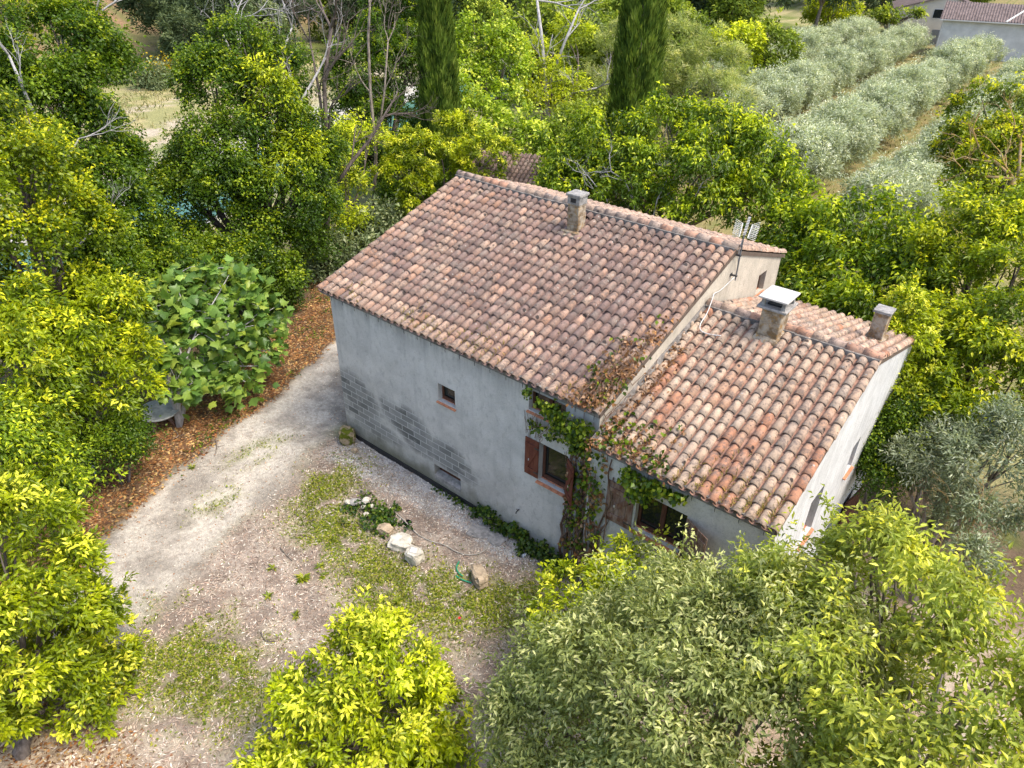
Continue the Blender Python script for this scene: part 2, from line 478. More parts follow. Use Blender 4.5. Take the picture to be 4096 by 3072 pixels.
def ground_color(x, y):
    m = ground_masks(x, y)
    n1, n2, n3 = m['n1'], m['n2'], m['n3']
    def C(*c): return np.array(c)[None, :]
    def mixc(a, b, w): return a * (1 - w[:, None]) + b * w[:, None]
    # far: dry meadow grass with greener and barer patches
    c = mixc(C(.235, .225, .095) + 0 * x[:, None], C(.33, .28, .14), sstep(.45, .62, n1))
    c = mixc(c, C(.12, .15, .035), sstep(.5, .68, n3))
    s = x - river_x(y)
    # orchard floor: straw yellow
    orch = sstep(-24, -18, x) * sstep(14, 24, y)
    c = mixc(c, mixc(C(.235, .19, .085) + 0 * x[:, None], C(.17, .165, .06), sstep(.42, .6, n2)), orch)
    # sand and pale marl beside the river
    sand = np.exp(-((s - 4.2) / 2.2) ** 2) + np.exp(-((s + 5.5) / 3.0) ** 2)
    c = mixc(c, mixc(C(.34, .31, .26) + 0 * x[:, None], C(.44, .43, .40), sstep(.4, .6, n2)), np.clip(sand * 1.25, 0, 1))
    # far hillside: russet earth under scrub
    hill = sstep(-44, -60, s)
    c = mixc(c, mixc(C(.235, .15, .085) + 0 * x[:, None], C(.13, .13, .05), sstep(.42, .58, n1)), hill)
    # two trodden tracks across the meadow
    for off, w_ in ((-12.5, 1.2), (-16.5, .9), (-24, .55)):
        t_ = np.exp(-(((s - off) + (n3 - .5) * 5) / w_) ** 2)
        c = mixc(c, C(.38, .32, .235), np.clip(t_ * 1.1, 0, 1) * sstep(.28, .5, n1 + .15))
    # undergrowth soil round the house and under the hedge
    yard = sstep(-17, -13, x) * sstep(26, 20, x) * sstep(16, 11, y) * sstep(-40, -30, y)
    c = mixc(c, mixc(C(.12, .085, .055) + 0 * x[:, None], C(.09, .10, .03), sstep(.45, .62, n1)), yard)
    yd = yard * sstep(-18, -14, y)
    right = sstep(13.9, 15, x) * yard
    c = mixc(c, mixc(C(.27, .20, .14) + 0 * x[:, None], C(.36, .30, .22), sstep(.4, .6, n2)), right * sstep(9, 6, y))
    c = mixc(c, mixc(C(.21, .165, .13) + 0 * x[:, None], C(.32, .265, .215), sstep(.35, .65, n2)), m['chips'])
    dr = mixc(C(.255, .225, .185) + 0 * x[:, None], C(.42, .375, .31), sstep(.40, .60, n1 * .7 + n3 * .3 + .1 * sstep(-1, -8, y)))
    dr = mixc(dr, C(.20, .17, .14), sstep(.54, .68, n2) * .55)
    c = mixc(c, dr, m['drive'])
    c = mixc(c, mixc(C(.22, .115, .05) + 0 * x[:, None], C(.12, .08, .045), sstep(.4, .6, n2)), m['litter'])
    c = mixc(c, C(.33, .24, .15), m['litter2'] * .75)
    c = mixc(c, mixc(C(.44, .42, .40) + 0 * x[:, None], C(.36, .32, .28), sstep(.45, .6, n2)), m['gravel'] * .9)
    c = mixc(c, mixc(C(.15, .19, .03) + 0 * x[:, None], C(.22, .22, .045), sstep(.4, .6, n2)), m['grass'] * .85)
    return c

def ground_mat():
    t = NT('ground')
    c = t.attr()
    f1 = t.noise(9, 6, rough=.75); f2 = t.noise(45, 4, rough=.7); f3 = t.noise(2.2, 5)
    c = t.mix(1.0, c, t.ramp(f1, .25, .75, .72, 1.28), 'MULTIPLY')
    c = t.mix(1.0, c, t.ramp(f2, .25, .75, .70, 1.30), 'MULTIPLY')
    c = t.mix(1.0, c, t.ramp(f3, .25, .75, .88, 1.12), 'MULTIPLY')
    t.base(c, .95, .08)
    t.bump(t.math('ADD', t.noise(28, 5), t.math('MULTIPLY', f1, 1.5)), .7, .03)
    return t.m
nx, ny = len(gx), len(gy)
idx = np.arange(nx * ny).reshape(ny, nx)
F_ = np.stack([idx[:-1, :-1], idx[:-1, 1:], idx[1:, 1:], idx[1:, :-1]], -1).reshape(-1, 4)
ground = link('ground', np_mesh('ground', np.stack([X_, Y_, Z_], 1), F_, ground_mat(), ground_color(X_, Y_), smooth=True))
tag(ground, kind='structure')

ry = np.linspace(-60, 320, 96)
rx = river_x(ry)
rv = np.concatenate([np.stack([rx - 6, ry, np.full_like(ry, -3.0)], 1), np.stack([rx + 5, ry, np.full_like(ry, -3.0)], 1)])
k = len(ry)
rf = [(i, i + k, i + k + 1, i + 1) for i in range(k - 1)]
WT = NT('river_water')
WT.base(WT.mix(WT.ramp(WT.noise(.25, 3), .35, .65), (.05, .145, .105, 1), (.08, .18, .13, 1)), .25, .25)
WT.bump(WT.noise(2.5, 4), .15, .05)
river = link('river', np_mesh('river', rv, np.array(rf), WT.m))
tag(river, kind='structure')

# ------------------------------------------------------------------ house
house = empty('house', (0, 0, 0), 'grey stuccoed farmhouse with two clay tiled gable roofs and ivy on its corner', 'house')

def wall(name, outer, holes, to3d, depth, mat, parent=house):
    """wall face with openings; holes are (u0,v0,u1,v1); reveals go depth inward"""
    bm = bmesh.new()
    def loop(pts):
        vs_ = [bm.verts.new(to3d(u, v, 0)) for u, v in pts]
        return [bm.edges.new((vs_[i], vs_[(i + 1) % len(vs_)])) for i in range(len(vs_))], vs_
    es, _ = loop(outer)
    hv = []
    for (u0, v0, u1, v1) in holes:
        e, vs_ = loop([(u0, v0), (u1, v0), (u1, v1), (u0, v1)])
        es += e; hv.append((vs_, [(u0, v0), (u1, v0), (u1, v1), (u0, v1)]))
    bmesh.ops.triangle_fill(bm, use_beauty=True, use_dissolve=False, edges=es)
    for vs_, pts in hv:
        b = [bm.verts.new(to3d(u, v, depth)) for u, v in pts]
        for i in range(4):
            j = (i + 1) % 4
            bm.faces.new((vs_[i], vs_[j], b[j], b[i]))
        bm.faces.new(b)
    # back face so that the wall has thickness
    back = [bm.verts.new(to3d(u, v, depth + .06)) for u, v in outer]
    bm.faces.new(back)
    bmesh.ops.recalc_face_normals(bm, faces=bm.faces[:])
    me = bpy.data.meshes.new(name); bm.to_mesh(me); bm.free()
    me.materials.append(mat)
    return link(name, me, parent)

YF = .12            # main front wall
XG = 9.72           # gable plane
TM = .327; TW = .302
def zmain(y): return 4.34 + TM * y
YR, YB = 6.02, 9.99
def zmb(y): return zmain(YR) - TM * (y - YR)
YWF = -.14; XW = 13.9
YW0, YWR, YWB = -.256, 4.76, 9.42
def zw(y): return 3.71 + TW * (y - YW0)
def zwb(y): return zw(YWR) - TW * (y - YWR)
FB = -2.9           # foot of the walls, below the soil

H_SMALL = (4.71, 2.50, 5.33, 3.04)
H_TOP = (7.76, 3.57, 8.82, 4.14)
H_MAIN = (8.13, 1.62, 8.97, 2.77)
H_VENT = (4.40, -.25, 5.44, .16)
wall('front_wall', [(.45, FB), (XG, FB), (XG, zmain(YF) - .03), (.45, zmain(YF) - .03)], [H_SMALL, H_TOP, H_MAIN, H_VENT],
     lambda u, v, w: (u, YF + w, v), .26, W_FRONT)
wall('gable_wall', [(YF, FB), (9.72, FB), (9.72, zmb(9.72) - .05), (YR, zmain(YR) - .05), (YF, zmain(YF) - .05)], [(8.17, 4.30, 8.72, 4.90)],
     lambda u, v, w: (XG - w, u, v), .24, W_GABLE)
wall('gable_wall', [(YF, FB), (9.72, FB), (9.72, zmb(9.72) - .05), (YR, zmain(YR) - .05), (YF, zmain(YF) - .05)], [],
     lambda u, v, w: (.45 + w, u, v), .2, W_SIDE)
wall('back_wall', [(.45, FB), (XG, FB), (XG, zmb(9.72) - .05), (.45, zmb(9.72) - .05)], [], lambda u, v, w: (u, 9.72 - w, v), .2, W_GABLE)
H_WING = (10.98, 1.95, 12.16, 3.03)
wall('wing_front_wall', [(XG + .01, FB), (XW, FB), (XW, zw(YWF) - .04), (XG + .01, zw(YWF) - .04)], [H_WING],
     lambda u, v, w: (u, YWF + w, v), .24, W_WING)
HS = [(8.14, 1.60, 8.74, 2.50), (5.22, 1.62, 5.82, 2.54), (2.25, 1.42, 3.12, 2.77), (5.3, -2.3, 6.75, -.22)]
wall('wing_side_wall', [(YWF, FB), (9.2, FB), (9.2, zwb(9.2) - .04), (YWR, zw(YWR) - .04), (YWF, zw(YWF) - .04)], HS,
     lambda u, v, w: (XW - w, u, v), .26, W_SIDE)
wall('wing_back_wall', [(XG + .01, FB), (XW, FB), (XW, zwb(9.2) - .04), (XG + .01, zwb(9.2) - .04)], [], lambda u, v, w: (u, 9.2 - w, v), .2, W_GABLE)
# damp-proof band at the foot of the front wall
damp = MB().box((.8, YF - .035, FB), (6.3, YF - .004, -.50)).build('damp_course', TAR, house)

# --- tiles
AN = np.radians(np.linspace(-86, 86, 8))
def tile_arrays(L=.46, r0=.104, r1=.086, th=.013):
    V = []; F = []
    n = len(AN)
    for y_, r in ((0, r0), (L * .5, (r0 + r1) / 2), (L, r1)):
        for a in AN: V.append((r * math.sin(a), y_, r * math.cos(a)))
    for i in range(2):
        for k_ in range(n - 1):
            a = i * n + k_; F.append((a, a + 1, a + n + 1, a + n))
    b = len(V)
    for a in AN: V.append(((r0 - th) * math.sin(a), 0, (r0 - th) * math.cos(a)))
    b2 = len(V)
    for a in AN: V.append(((r1 - th) * math.sin(a), L, (r1 - th) * math.cos(a)))
    for k_ in range(n - 1):
        F.append((k_, b + k_, b + k_ + 1, k_ + 1))
        F.append((b + k_, b2 + k_, b2 + k_ + 1, b + k_ + 1))
    return np.array(V, np.float32), np.array(F, np.int32)
TV, TF = tile_arrays(.46, .107, .080, .018)
PAL_LIGHT = [(.35, .215, .15), (.34, .21, .145), (.37, .245, .175), (.33, .19, .125), (.38, .26, .185)]
PAL_DARK = [(.22, .142, .115), (.25, .16, .125), (.185, .125, .105), (.28, .18, .135), (.23, .155, .125), (.30, .195, .145)]
PAL_WING = [(.42, .30, .21), (.40, .275, .19), (.38, .26, .175), (.37, .28, .205), (.44, .32, .225), (.40, .29, .205), (.35, .25, .18), (.37, .18, .105), (.39, .235, .15), (.41, .295, .205), (.385, .27, .185)]
PAL_BACK = [(.43, .29, .21), (.46, .32, .235), (.41, .265, .185)]
PALS = dict(L=PAL_LIGHT, D=PAL_DARK, W=PAL_WING, B=PAL_BACK)
tile_mesh = {}
for key, pal in PALS.items():
    for i, c in enumerate(pal):
        tile_mesh[(key, i)] = np_mesh('roof_tile', TV, TF, TILE, np.tile(np.array(c), (len(TV), 1)), smooth=True)

def frame(front, tan):
    a = math.atan(tan); ca, sa = math.cos(a), math.sin(a)
    if front: return np.array([(1, 0, 0), (0, ca, sa), (0, -sa, ca)], float).T
    return np.array([(-1, 0, 0), (0, -ca, sa), (0, sa, ca)], float).T
all_tiles = []      # (roof key, matrix3, origin, palette key, index, distance)
def slope(roof, x0, x1, ncol, y0, zf, yr, tan, front, nrow, picker, skip=None):
    R = frame(front, tan)
    pitch = (x1 - x0) / ncol
    Ls = abs(yr - y0) * math.sqrt(1 + tan * tan)
    expo = Ls / nrow
    for c in range(ncol):
        x = x0 + pitch * (c + .5)
        hold = None
        for r in range(nrow):
            if r == nrow - 1 and expo * r + .3 > Ls: pass
            along = expo * r + random.uniform(-.012, .012)
            if r == nrow - 1: along = min(along, Ls - .40)
            base = np.array([x, y0, zf(y0)]) + R[:, 1] * along + R[:, 2] * (.034 + random.uniform(-.004, .006)) + R[:, 0] * random.uniform(-.009, .009)
            if skip and skip(x, base[1]): continue
            a = random.gauss(0, .018); b = -.040 + random.gauss(0, .008)
            ca, sa = math.cos(a), math.sin(a); cb, sb = math.cos(b), math.sin(b)
            M3 = R @ np.array([(ca, -sa, 0), (sa, ca, 0), (0, 0, 1)]) @ np.array([(1, 0, 0), (0, cb, -sb), (0, sb, cb)])
            M3 = M3 * (random.uniform(.96, 1.04))
            pk = picker(c, r, ncol, nrow)
            if hold is None or hold[0] != pk or random.random() < .45: hold = (pk, random.randrange(len(PALS[pk])))
            all_tiles.append((roof, M3, base, pk, hold[1], math.dist(base, CAM), front))
    # channel tiles between the covers
    V = []; F = []
    an = np.radians(np.linspace(-80, 80, 6))
    for c in range(1, ncol):
        x = x0 + pitch * c
        for r in range(nrow + (0)):
            a0 = expo * r - .03; a1 = min(expo * (r + 1) + .05, Ls)
            o = len(V)
            for al, dz, rr in ((a0, .030, .088), (a1, .012, .100)):
                for t_ in an:
                    p = np.array([x, y0, zf(y0)]) + R[:, 1] * al + R[:, 0] * (rr * math.sin(t_)) + R[:, 2] * (dz + rr * (1 - math.cos(t_)) * .8)
                    V.append(p)
            for k_ in range(5): F.append((o + k_, o + k_ + 1, o + 7 + k_, o + 6 + k_))
    return np.array(V), np.array(F)

roof_main = MB()
def slab(mb, x0, x1, ya, za, yb, zb, th=.10):
    mb.hexa([(x0, ya, za - th), (x1, ya, za - th), (x1, yb, zb - th), (x0, yb, zb - th), (x0, ya, za), (x1, ya, za), (x1, yb, zb), (x0, yb, zb)])
slab(roof_main, .06, 9.76, .06, zmain(.06) - .01, YR, zmain(YR) - .01)
slab(roof_main, .06, 9.76, YR, zmain(YR) - .01, YB - .06, zmb(YB - .06) - .01)
roof_main = roof_main.build('roof', DECK, house)
roof_wing = MB()
slab(roof_wing, XG + .03, 13.93, YW0 + .06, zw(YW0 + .06) - .01, YWR, zw(YWR) - .01)
slab(roof_wing, XG + .03, 13.93, YWR, zw(YWR) - .01, YWB - .06, zwb(YWB - .06) - .01)
roof_wing = roof_wing.build('roof', DECK, house)
tag(roof_wing, 'lower wing roof of buff clay tiles')
tag(roof_main, 'higher main roof of weathered pink and grey tiles')

def pick_main(c, r, nc, nr):
    edge = max(0, 1 - (r / 2.6)) + (1 if c < 2 else 0) + (1 if c > nc - 3 else 0) + (.25 if c < 10 else 0) + (.4 if c == nc - 3 else 0)
    # the middle of the slope is greyest
    return 'L' if random.random() < max(.12, min(.95, edge * .95)) else 'D'
V1, F1 = slope('main', 0.0, 9.79, 39, 0.0, zmain, YR, TM, True, 18, pick_main, lambda x, y: abs(x - 5.38) < .26 and 4.85 < y < 5.35)
V2, F2 = slope('main', 0.0, 9.79, 39, YB, zmb, YR, TM, False, 11, lambda *a: 'B')
V3, F3 = slope('wing', XG + .07, 13.98, 17, YW0, zw, YWR, TW, True, 14, lambda *a: 'W', lambda x, y: abs(x - 11.53) < .3 and 3.95 < y < 4.7)
V4, F4 = slope('wing', XG + .07, 13.98, 17, YWB, zwb, YWR, TW, False, 13, lambda *a: random.choice('WB'), lambda x, y: abs(x - 13.3) < .2 and 6.8 < y < 7.4)
for V, F, par in ((V1, F1, roof_main), (V2, F2, roof_main), (V3, F3, roof_wing), (V4, F4, roof_wing)):
    o = link('channel_tiles', np_mesh('channel_tiles', V, F, CHANNEL_SHADED if par is roof_main else CHANNEL, smooth=True), par); tag(o, kind='stuff')
front_tiles = sorted([t for t in all_tiles if t[6]], key=lambda t: t[5])[:262]
chosen = set(id(t) for t in front_tiles)
for t in front_tiles:
    o = link('roof_tile', tile_mesh[(t[3], t[4])], roof_main if t[0] == 'main' else roof_wing)
    M = Matrix(t[1].tolist()).to_4x4(); M.translation = Vector(t[2])
    o.matrix_world = M
for key, par in (('main', roof_main), ('wing', roof_wing)):
    VV = []; FF = []; CC = []; n0 = 0
    for t in all_tiles:
        if t[0] != key or id(t) in chosen: continue
        VV.append(TV @ t[1].T + t[2]); FF.append(TF + n0); n0 += len(TV)
        c = np.array(PALS[t[3]][t[4]]) * random.uniform(.85, 1.15)
        CC.append(np.tile(c, (len(TV), 1)))
    o = link('roof_tiles', np_mesh('roof_tiles', np.concatenate(VV), np.concatenate(FF), TILE, np.concatenate(CC), smooth=True), par)
    tag(o, kind='stuff')
# ridge caps and their mortar bed
RV, RF = tile_arrays(.42, .135, .118, .014)
ridge_mesh = [np_mesh('ridge_tile', RV, RF, TILE, np.tile(np.array(c), (len(RV), 1)), smooth=True) for c in ((.44, .31, .22), (.36, .26, .20), (.46, .25, .16), (.40, .30, .23))]
def ridge(par, x0, x1, y, z, n):
    st = (x1 - x0) / n
    mbm = MB()
    for i in range(n):
        o = link('ridge_tile', random.choice(ridge_mesh), par)
        M = Matrix.Rotation(-math.pi / 2 + random.gauss(0, .02), 4, 'Z') @ Matrix.Rotation(random.gauss(.0, .012) - .02, 4, 'X')
        M.translation = Vector((x0 + st * i, y, z - .05 + random.uniform(-.006, .006)))
        o.matrix_world = M
        jj = .03 * random.random()
        mbm.box((x0 + st * i, y - .17 - jj, z - .20), (x0 + st * (i + 1) - .002, y + .17 + jj, z - .025 - jj * .5))
    mbm.build('ridge_mortar', MORTAR, par)
ridge(roof_main, .02, 9.74, YR, zmain(YR) + .115, 27)
ridge(roof_wing, XG + .05, 13.93, YWR, zw(YWR) + .115, 11)
# eaves: mortar fill behind the tile ends, and little hooks
eav = MB()
eav.box((.1, .045, zmain(0) - .09), (9.72, .118, zmain(0) + .075))
eav.box((.1, .118, zmain(0) - .12), (9.70, .19, zmain(0) + .03))
eav.build('eaves_mortar', MORTAR, roof_main)
ev2 = MB(); ev2.box((XG + .1, YW0 + .045, zw(YW0) - .09), (13.88, YW0 + .11, zw(YW0) + .075)); ev2.build('eaves_mortar', MORTAR, roof_wing)
hk = MB().tube([(0, 0, 0), (0, -.012, -.07), (0, -.004, -.13)], [.008, .008, .006], 5).mesh('gutter_hook', IRON)
for i in range(19):
    o = link('gutter_hook', hk, roof_main); o.location = (.62 + i * .5, .045, zmain(0) - .06)
for i in range(8):
    o = link('gutter_hook', hk, roof_wing); o.location = (10.2 + i * .5, YW0 + .05, zw(YW0) - .06)
# verge: mortar flashing where the wing roof meets the gable, with broken tiles set in it
ver = MB()
for i in range(14):
    a = YW0 + .1 + i * .355; b = a + .354
    ver.hexa([(XG + .004, a, zw(a) - .02), (XG + .15, a, zw(a) - .02), (XG + .15, b, zw(b) - .02), (XG + .004, b, zw(b) - .02),
              (XG + .004, a, zw(a) + .11 + .03 * random.random()), (XG + .13, a, zw(a) + .05), (XG + .13, b, zw(b) + .05), (XG + .004, b, zw(b) + .11 + .03 * random.random())])
ver.build('flashing', MORTAR, roof_wing)
RVf = frame(True, TW)
for i in range(11):
    y = YW0 + .5 + i * .40
    o = link('broken_tile', tile_mesh[('W', i % 6)], roof_wing)
    M = Matrix((RVf @ np.array([(math.cos(.5), -math.sin(.5), 0), (math.sin(.5), math.cos(.5), 0), (0, 0, 1)]) * .52).tolist()).to_4x4()
    M.translation = Vector((XG + .13, y, zw(y) + .05)); o.matrix_world = M

# --- windows
def window(u0, v0, u1, v1, to3d, n_leaf, depth=.2, fr=.06, name='window', lab=None):
    """to3d(u, v, w): w inward. Frame sits at depth"""
    mb = MB()
    def bx(a, b, c, d, w0, w1, m=mb):
        P = [to3d(x, y, w) for w in (w0, w1) for x, y in ((a, c), (b, c), (b, d), (a, d))]
        m.hexa([P[0], P[1], P[5], P[4], P[3], P[2], P[6], P[7]])
    g = .004
    bx(u0 + g, u0 + fr, v0 + g, v1 - g, depth - .05, depth + .02)
    bx(u1 - fr, u1 - g, v0 + g, v1 - g, depth - .05, depth + .02)
    bx(u0 + fr, u1 - fr, v1 - fr, v1 - g, depth - .048, depth + .018)
    bx(u0 + fr, u1 - fr, v0 + g, v0 + fr * 1.5, depth - .058, depth + .018)
    for i in range(1, n_leaf):
        c = u0 + (u1 - u0) * i / n_leaf
        bx(c - fr * .75, c + fr * .75, v0 + fr * 1.5, v1 - fr, depth - .052, depth + .016)
    w = mb.build(name, WOOD_FRAME, house)
    if lab: tag(w, lab)
    for i in range(n_leaf):
        a = u0 + (u1 - u0) * i / n_leaf; b = u0 + (u1 - u0) * (i + 1) / n_leaf
        m = MB()
        bx(a + fr * .7, b - fr * .7, v0 + fr, v1 - fr * .7, depth - .012, depth - .004, m)
        m.build('pane', GLASS, w)
    return w
fr_main = lambda u, v, w: Vector((u, YF + w, v))
fr_wing = lambda u, v, w: Vector((u, YWF + w, v))
fr_side = lambda u, v, w: Vector((XW - w, u, v))
fr_gab = lambda u, v, w: Vector((XG - w, u, v))
window(*H_SMALL, fr_main, 1, fr=.05)
window(*H_TOP, fr_main, 2)
window(*H_MAIN, fr_main, 1, fr=.07)
window(*H_WING, fr_wing, 2, fr=.07)
for h in HS[:3]: window(*h, fr_side, 1, fr=.05)
window(8.17, 4.30, 8.72, 4.90, fr_gab, 1, fr=.05)

def sill(u0, u1, v, to3d, n, out=.06, depth=.17, drop=.035, th=.045):
    mb = MB()
    def q(a, b, w0, w1, z0a, z1a, z0b, z1b, m):
        P = [to3d(a, z0a, w0), to3d(b, z0a, w0), to3d(b, z0b, w1), to3d(a, z0b, w1), to3d(a, z1a, w0), to3d(b, z1a, w0), to3d(b, z1b, w1), to3d(a, z1b, w1)]
        m.hexa(P)
    q(u0, u1, .0 - .004, depth, v - .06, v - drop * .6 - .02, v - .04, v - .02, mb)
    s = mb.build('window_sill', MORTAR, house)
    st = (u1 - u0 + .08) / n
    for i in range(n):
        m = MB(); a = u0 - .04 + st * i + .004; b = a + st - .008
        d = random.uniform(-.002, .002)
        q(a, b, -out, depth, v - drop - .035 + d, v - drop + d, v - .02 + d, v + .012 + d, m)
        o = m.build('sill_tile', SILL, s); bevel(o, .006)
sill(H_SMALL[0], H_SMALL[2], H_SMALL[1], fr_main, 3)
sill(H_TOP[0], H_TOP[2], H_TOP[1], fr_main, 5)
sill(H_MAIN[0], H_MAIN[2], H_MAIN[1], fr_main, 4, out=.08)
sill(H_WING[0], H_WING[2], H_WING[1], fr_wing, 6, out=.08)
for h in HS[:3]: sill(h[0], h[2], h[1], fr_side, 3, out=.07)
sill(8.17, 8.72, 4.30, fr_gab, 3, out=.03, th=.03)
# cellar vent: sloping concrete ledge and a grille of upright bars
m = MB()
u0, v0, u1, v1 = H_VENT
m.hexa([(u0 - .0, YF - .004, v0 - .14), (u1, YF - .004, v0 - .14), (u1, YF + .2, v0 - .06), (u0, YF + .2, v0 - .06), (u0, YF - .004, v0), (u1, YF - .004, v0), (u1, YF + .2, v0 + .09), (u0, YF + .2, v0 + .09)])
m.build('vent_ledge', CONCRETE, house)
m = MB()
m.box((u0 + .01, YF + .20, v1 - .05), (u1 - .01, YF + .225, v1 - .005)); m.box((u0 + .01, YF + .20, v0 + .09), (u1 - .01, YF + .225, v0 + .13))
vent = m.build('vent_grille', WOOD_FRAME, house)
bar = MB().box((-.022, 0, 0), (.022, .022, v1 - v0 - .05 - .13)).mesh('grille_bar', WOOD_FRAME)
for i in range(13):
    o = link('grille_bar', bar, vent); o.location = (u0 + .06 + i * (u1 - u0 - .12) / 12, YF + .198, v0 + .13)
MB().box((u0 + .005, YF + .24, v0), (u1 - .005, YF + .25, v1)).build('vent_backing', TAR, house)

# --- shutters: boards with ledges and a diagonal brace
def shutter(hinge, width, height, angle, z_side, mat, nb=4, lab=None, brace=1):
    """closed leaf runs from the hinge along local -x*z_side; angle opens it outward"""
    root_M = Matrix.Translation(Vector(hinge)) @ Matrix.Rotation(angle, 4, 'Z')
    ledge = MB(); s = z_side
    def bx(a, b, y0, y1, z0, z1, m):
        lo = (min(a * s, b * s), y0, z0); hi = (max(a * s, b * s), y1, z1)
        m.box(lo, hi)
    for z in (.13, height - .25): bx(.02, width - .02, -.052, -.024, z, z + .11, ledge)
    a0, a1 = (.06, width - .06) if brace > 0 else (width - .06, .06)
    P0 = Vector((a0 * s, 0, .24)); P1 = Vector((a1 * s, 0, height - .25)); dv = (P1 - P0).normalized(); nv = Vector((-dv.z, 0, dv.x)) * .05
    Q = []
    for y in (-.050, -.0245): Q += [P0 + nv + Vector((0, y, 0)), P0 - nv + Vector((0, y, 0)), P1 - nv + Vector((0, y, 0)), P1 + nv + Vector((0, y, 0))]
    ledge.hexa(Q)
    sh = ledge.build('shutter', mat, house); sh.matrix_world = root_M
    if lab: tag(sh, lab)
    for i in range(nb):
        m = MB(); a = width * i / nb + .003; b = width * (i + 1) / nb - .003
        bx(a, b, -.024, 0 + random.uniform(-.002, .002), random.uniform(0, .008), height - random.uniform(0, .01), m)
        o = m.build('board', mat, sh)
    for z in (.18, height - .2):
        m = MB(); bx(-.03, .25 * width, -.058, -.053, z - .02, z + .02, m); m.build('hinge', IRON, sh)
    m = MB(); bx(width * .62, width * .66, -.07, -.05, height * .42, height * .47, m); m.build('latch', CAPSTONE, sh)
    return sh
# open leaves lie back against the wall (the ledged face outward)
shutter((8.13, YF - .012, 1.66), .42, 1.12, 0, -1, WOOD_RED, 3, brace=-1)
shutter((8.985, YF - .02, 1.62), .42, 1.14, math.radians(-35), 1, WOOD_RED, 3, 'half open red brown shutter leaf beside the ivy')
shutter((10.93, YWF - .012, 1.86), .68, 1.12, 0, -1, WOOD_OLD, 4, 'weathered wide shutter leaf under the ivy', brace=-1)
shutter((12.18, YWF - .02, 1.86), .66, 1.14, math.radians(-26), 1, WOOD_OLD, 4, 'weathered shutter leaf standing off the wing wall', brace=-1)
# cellar door on the low side: dark opening, one plank leaf folded back
cd = MB()
cd.box((XW - .2, 5.31, -2.3), (XW - .16, 6.74, -.23)); cd.build('cellar_door', STEEL, house)
lf = MB().box((0, 0, 0), (.05, 1.05, 2.05)).build('door_leaf', WOOD_FRAME, house)
lf.matrix_world = Matrix.Translation((XW + .05, 6.72, -2.32)) @ Matrix.Rotation(-.11, 4, 'Z')

# --- chimneys
def chimney_small():
    c = MB()
    n = 5; z0, z1 = 5.7, 7.0
    for i in range(n):
        a = z0 + (z1 - z0) * i / n; b = z0 + (z1 - z0) * (i + 1) / n
        j = [random.uniform(-.008, .008) for _ in range(4)]
        c.box((5.19 + j[0], 4.93 + j[1], a), (5.57 + j[2], 5.29 + j[3], b))
    c.box((5.08, 4.80, 5.8), (5.68, 5.42, 6.06)); c.box((5.02, 4.70, 5.8), (5.74, 5.36, 5.99))
    o = c.build('chimney', CHIM, house); bevel(o, .015)
    tag(o, 'slim rendered chimney near the main ridge')
    k_ = MB().box((5.14, 4.88, 7.02), (5.62, 5.34, 7.10)); kk = k_.build('cap', CONCRETE, o); bevel(kk, .015)
    m = MB().box((5.175, 4.915, 6.80), (5.585, 5.305, 7.018)).build('chimney_head', CONCRETE, o); bevel(m, .01)
    MB().box((5.29, 4.910, 6.86), (5.47, 4.916, 6.98)).build('flue_hole', TAR, o)
    return o
chimney_small()
def chimney_wide():
    c = MB(); c.box((11.29, 4.24, 4.9), (11.77, 4.76, 5.88))
    c.hexa([(11.08, 3.96, 4.8), (11.98, 3.96, 4.8), (11.98, 4.9, 4.9), (11.08, 4.9, 4.9), (11.26, 4.19, 5.17), (11.80, 4.19, 5.17), (11.80, 4.78, 5.36), (11.26, 4.78, 5.36)])
    o = c.build('chimney', CHIM, house); bevel(o, .012); tag(o, 'stout brown chimney with a raised slab cover on the wing')
    s1 = MB().box((11.18, 4.12, 5.883), (11.88, 4.88, 5.94)).build('lower_slab', CONCRETE, o); bevel(s1, .01)
    post = MB().hexa([(-.05, -.05, 0), (.05, -.05, 0), (.05, .05, 0), (-.05, .05, 0), (-.028, -.028, .20), (.028, -.028, .20), (.028, .028, .20), (-.028, .028, .20)]).mesh('post', CONCRETE)
    for x in (11.29, 11.77):
        for y in (4.24, 4.76):
            p = link('post', post, o); p.location = (x, y, 5.942)
    MB().box((11.36, 4.32, 5.945), (11.70, 4.68, 5.99)).build('flue', TAR, o)
    s2 = MB().box((11.19, 4.10, 6.144), (11.87, 4.88, 6.19)).build('cover_slab', CAPSTONE, o); bevel(s2, .008)
chimney_wide()
def chimney_back():
    c = MB(); c.box((13.13, 6.93, 4.3), (13.47, 7.29, 5.34)); c.box((13.06, 6.84, 4.3), (13.54, 7.38, 4.66))
    o = c.build('chimney', CHIM, house); bevel(o, .012); tag(o, 'speckled grey chimney on the back slope of the wing')
    k_ = MB().box((13.09, 6.89, 5.343), (13.51, 7.33, 5.42)).build('cap', CONCRETE, o); bevel(k_, .01)
chimney_back()

# ------------------------------------------------------------------ foliage
def nrm(a): return a / (np.linalg.norm(a, axis=1, keepdims=True) + 1e-9)

